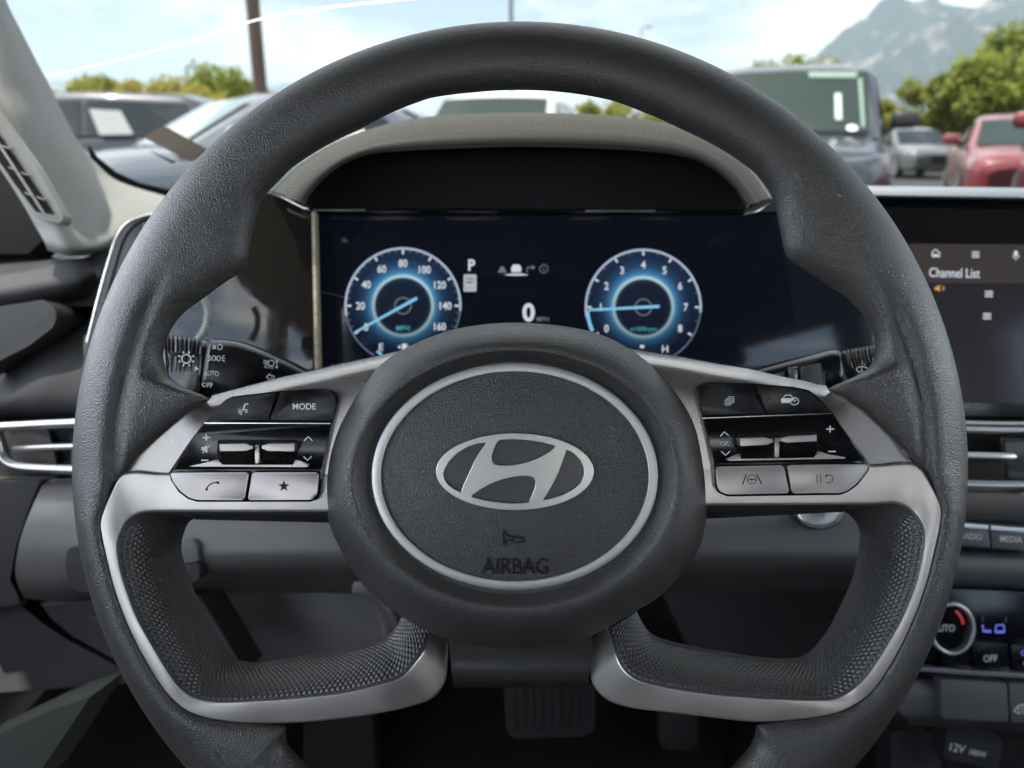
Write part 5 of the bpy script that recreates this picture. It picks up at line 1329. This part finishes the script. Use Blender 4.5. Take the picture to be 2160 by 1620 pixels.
def tree(label, px, Y, ztop, wid, kind, n=2600, zlow=.8, group=None):
    X0 = (px - 1080) / 1739 * Y
    t = empty('tree', (X0, Y, 0), label, 'tree', group)
    zc = (ztop + zlow) / 2; rz = (ztop - zlow) / 2; rx = wid / 2
    tr = [(X0, Y, 0), (X0+.1, Y, zc*.6), (X0+.05, Y+.1, zc+rz*.5)]
    tube_w('trunk', tr, [.03*ztop+.05, .02*ztop+.04, .03], M_bark, t, n=8)
    for k in range(5):
        a = rnd.uniform(0, 2*pi); tube_w('limb', [(X0+.05, Y, zc*.6), (X0 + rx*.5*cos(a), Y + rx*.5*sin(a), zc + rz*rnd.uniform(-.1,.5))], [.015*ztop+.02, .01], M_bark, t, n=6)
    blobs = []
    for k in range(22):
        a = rnd.uniform(0, 2*pi); q = rnd.uniform(-.85, .9); rr = sqrt(max(0.05, 1 - q*q)) * rnd.uniform(.25, .85)
        blobs.append((X0 + rx*rr*cos(a), Y + rx*rr*sin(a), zc + rz*q*.85, rnd.uniform(.20, .40) * min(rx, rz*1.2)))
    vs = []; fs = []
    ls = .035 * max(1.6, min(ztop, wid))
    for _ in range(n):
        bx, by, bz, br = rnd.choice(blobs)
        d = Vector((rnd.gauss(0,1), rnd.gauss(0,1), rnd.gauss(0,.85))).normalized() * (br * rnd.uniform(.55, 1.12))
        c = Vector((bx, by, bz)) + d
        if c.z < .25: continue
        u = Vector((rnd.gauss(0,1), rnd.gauss(0,1), rnd.gauss(0,1))).normalized(); w = u.orthogonal().normalized()
        s1 = ls * rnd.uniform(.6, 1.3); s2 = s1 * rnd.uniform(.5, .8); b0 = len(vs)
        vs += [c - u*s1, c + w*s2, c + u*s1, c - w*s2]; fs.append((b0, b0+1, b0+2, b0+3))
    mesh('crown', vs, fs, LF[kind], t, None)
    return t
TG = 'trees along the lot edge'
zt = lambda py, Y: G(1080, py, Y).z
tree('broad olive hedge tree low above the crossover roof', 265, 47, zt(180,47), 5.4, 0, group=TG)
tree('yellow olive hedge tree low behind the silver sedan roof', 400, 48, zt(178,48), 6.0, 0, n=3200, group=TG)
tree('green hedge tree low between yellow bushes and brown pole', 505, 48, zt(172,48), 5.0, 2, group=TG)
tree('sparse young tree beside the left pillar', 118, 46, zt(180,46), 2.6, 1, 1400)
tree('round olive tree above the dark grey crossover', 215, 46, zt(160,46), 5.0, 0, group=TG)
tree('yellowish bush between the left trees', 310, 44, zt(163,44), 3.2, 1, group=TG)
tree('wide yellow tree above the silver sedan hood', 372, 46, zt(170,46), 4.4, 1, group=TG)
tree('tall green tree left of the brown pole', 470, 46, zt(136,46), 4.2, 2, group=TG)
tree('green tree just left of the brown pole, rounder', 515, 45, zt(146,45), 3.6, 2, group=TG)
tree('low yellow bush beneath the tall green tree', 440, 40, zt(185,40), 4.0, 1, group=TG)
tree('low bush right of the brown pole', 600, 46, zt(205,46), 4.2, 0, group=TG)
tree('bush seen left under the wheel top', 800, 40, zt(222,40), 3.6, 1, group=TG)
tree('bush right of the white car under the wheel top', 1300, 34, zt(200,34), 5.0, 0, group=TG)
tree('bush behind the wheel rim at right', 1430, 36, zt(215,36), 4.2, 1, group=TG)
tree('twin-topped tree behind the slate blue suv roof', 1640, 34, zt(92,34), 3.0, 2, n=1800, group=TG)
tree('small tree behind the right half of the suv roof', 1702, 34, zt(98,34), 2.8, 0, n=1600, group=TG)
tree('bushy yellow green tree behind the suv mirror', 1935, 34, zt(172,34), 5.8, 0, n=5200, group=TG)
tree('largest green tree rising at the right edge', 2105, 32, zt(58,32), 5.6, 2, n=9000, zlow=.4)
tree('tall tree cut off by the right edge', 2215, 30, zt(25,30), 4.6, 2, n=6000, zlow=.5)
tree('low dark bush under the large right tree', 2040, 36, zt(235,36), 3.4, 0, group=TG)

# ------------------------------------------------------------------ mountains
m, nt, b, out = mat_new('mountain_rock'); L = nt.links.new
tc = nt.nodes.new('ShaderNodeTexCoord'); n = nt.nodes.new('ShaderNodeTexNoise'); n.inputs['Scale'].default_value = .0042; n.inputs['Detail'].default_value = 9; n.inputs['Roughness'].default_value = .62
L(tc.outputs['Object'], n.inputs['Vector']); cr = nt.nodes.new('ShaderNodeValToRGB')
cr.color_ramp.elements[0].position = .53; cr.color_ramp.elements[0].color = (.045,.065,.06,1); cr.color_ramp.elements[1].position = .60; cr.color_ramp.elements[1].color = (.27,.235,.21,1)
L(n.outputs['Fac'], cr.inputs['Fac']); L(cr.outputs['Color'], b.inputs['Base Color']); b.inputs['Roughness'].default_value = .95; b.inputs['Specular IOR Level'].default_value = .1
M_mount = m
def mountain(nm, label, Y, prof, depth, seed, amp):
    """ridge profile as picture points, at distance Y; slopes run down towards us"""
    xs = [p[0] for p in prof]; rows = []; NX, NY = 240, 70
    for j in range(NY):
        t = j / (NY - 1); r_ = []
        for i in range(NX):
            px = xs[0] + (xs[-1] - xs[0]) * i / (NX - 1)
            for k in range(len(prof) - 1):
                if prof[k][0] <= px <= prof[k+1][0]: break
            q = (px - prof[k][0]) / (prof[k+1][0] - prof[k][0]); py = prof[k][1]*(1-q) + prof[k+1][1]*q
            top = G(px, py, Y); z = max(5, top.z)
            yy = Y - depth * (1 - t); X_ = top.x
            nz = noise.fractal(Vector((X_*.0016 + seed, yy*.0016, 0)), .8, 2.2, 8) 
            rg = 1 - abs(noise.noise(Vector((X_*.0022 + seed, yy*.0013, 3.1))))
            h = z * (t ** .9) * (1 + amp*.35*(rg - .6)*(1-t)) + amp * nz * z * .24 * (1 - .55*t) * min(1, t*4)
            r_.append(Vector((X_, yy, max(-2, h - (0 if t > .02 else 4)))))
        rows.append(r_)
    back = [Vector((p.x, p.y + depth*.8, -2)) for p in rows[-1]]
    rows.append(back)
    o = grid(nm, rows, M_mount, None, smooth=180)
    tag(o, label, None, None, 'structure'); return o
mountain('mountain', 'high rocky grey mountain in haze at the upper right', 5200, [(1450,262),(1600,200),(1680,140),(1740,105),(1790,78),(1850,36),(1900,30),(1960,12),(2010,6),(2080,10),(2130,-4),(2250,-40),(2400,20),(2600,120),(2900,262)], 2600, 3.3, 1.7)
mountain('hills', 'faint distant hills behind the left trees', 14000, [(-500,230),(-200,190),(60,188),(110,172),(170,165),(230,178),(300,176),(380,158),(440,168),(520,185),(580,178),(640,165),(700,185),(900,240),(1100,270)], 3000, 8.1, .6)

# ------------------------------------------------------------------ haze
m = bpy.data.materials.new('haze_air'); m.use_nodes = True; nt = m.node_tree; nt.nodes.clear()
o_ = nt.nodes.new('ShaderNodeOutputMaterial'); pv = nt.nodes.new('ShaderNodeVolumePrincipled')
pv.inputs['Color'].default_value = (.74,.87,1.0,1); pv.inputs['Density'].default_value = .00010; pv.inputs['Anisotropy'].default_value = .2
nt.links.new(pv.outputs[0], o_.inputs['Volume'])
hz = box_w('haze', (0, 9000, 739), (30000, 24500, 1480), m, None, smooth=None)
tag(hz, 'pale haze over the lot and the mountains', None, None, 'stuff')
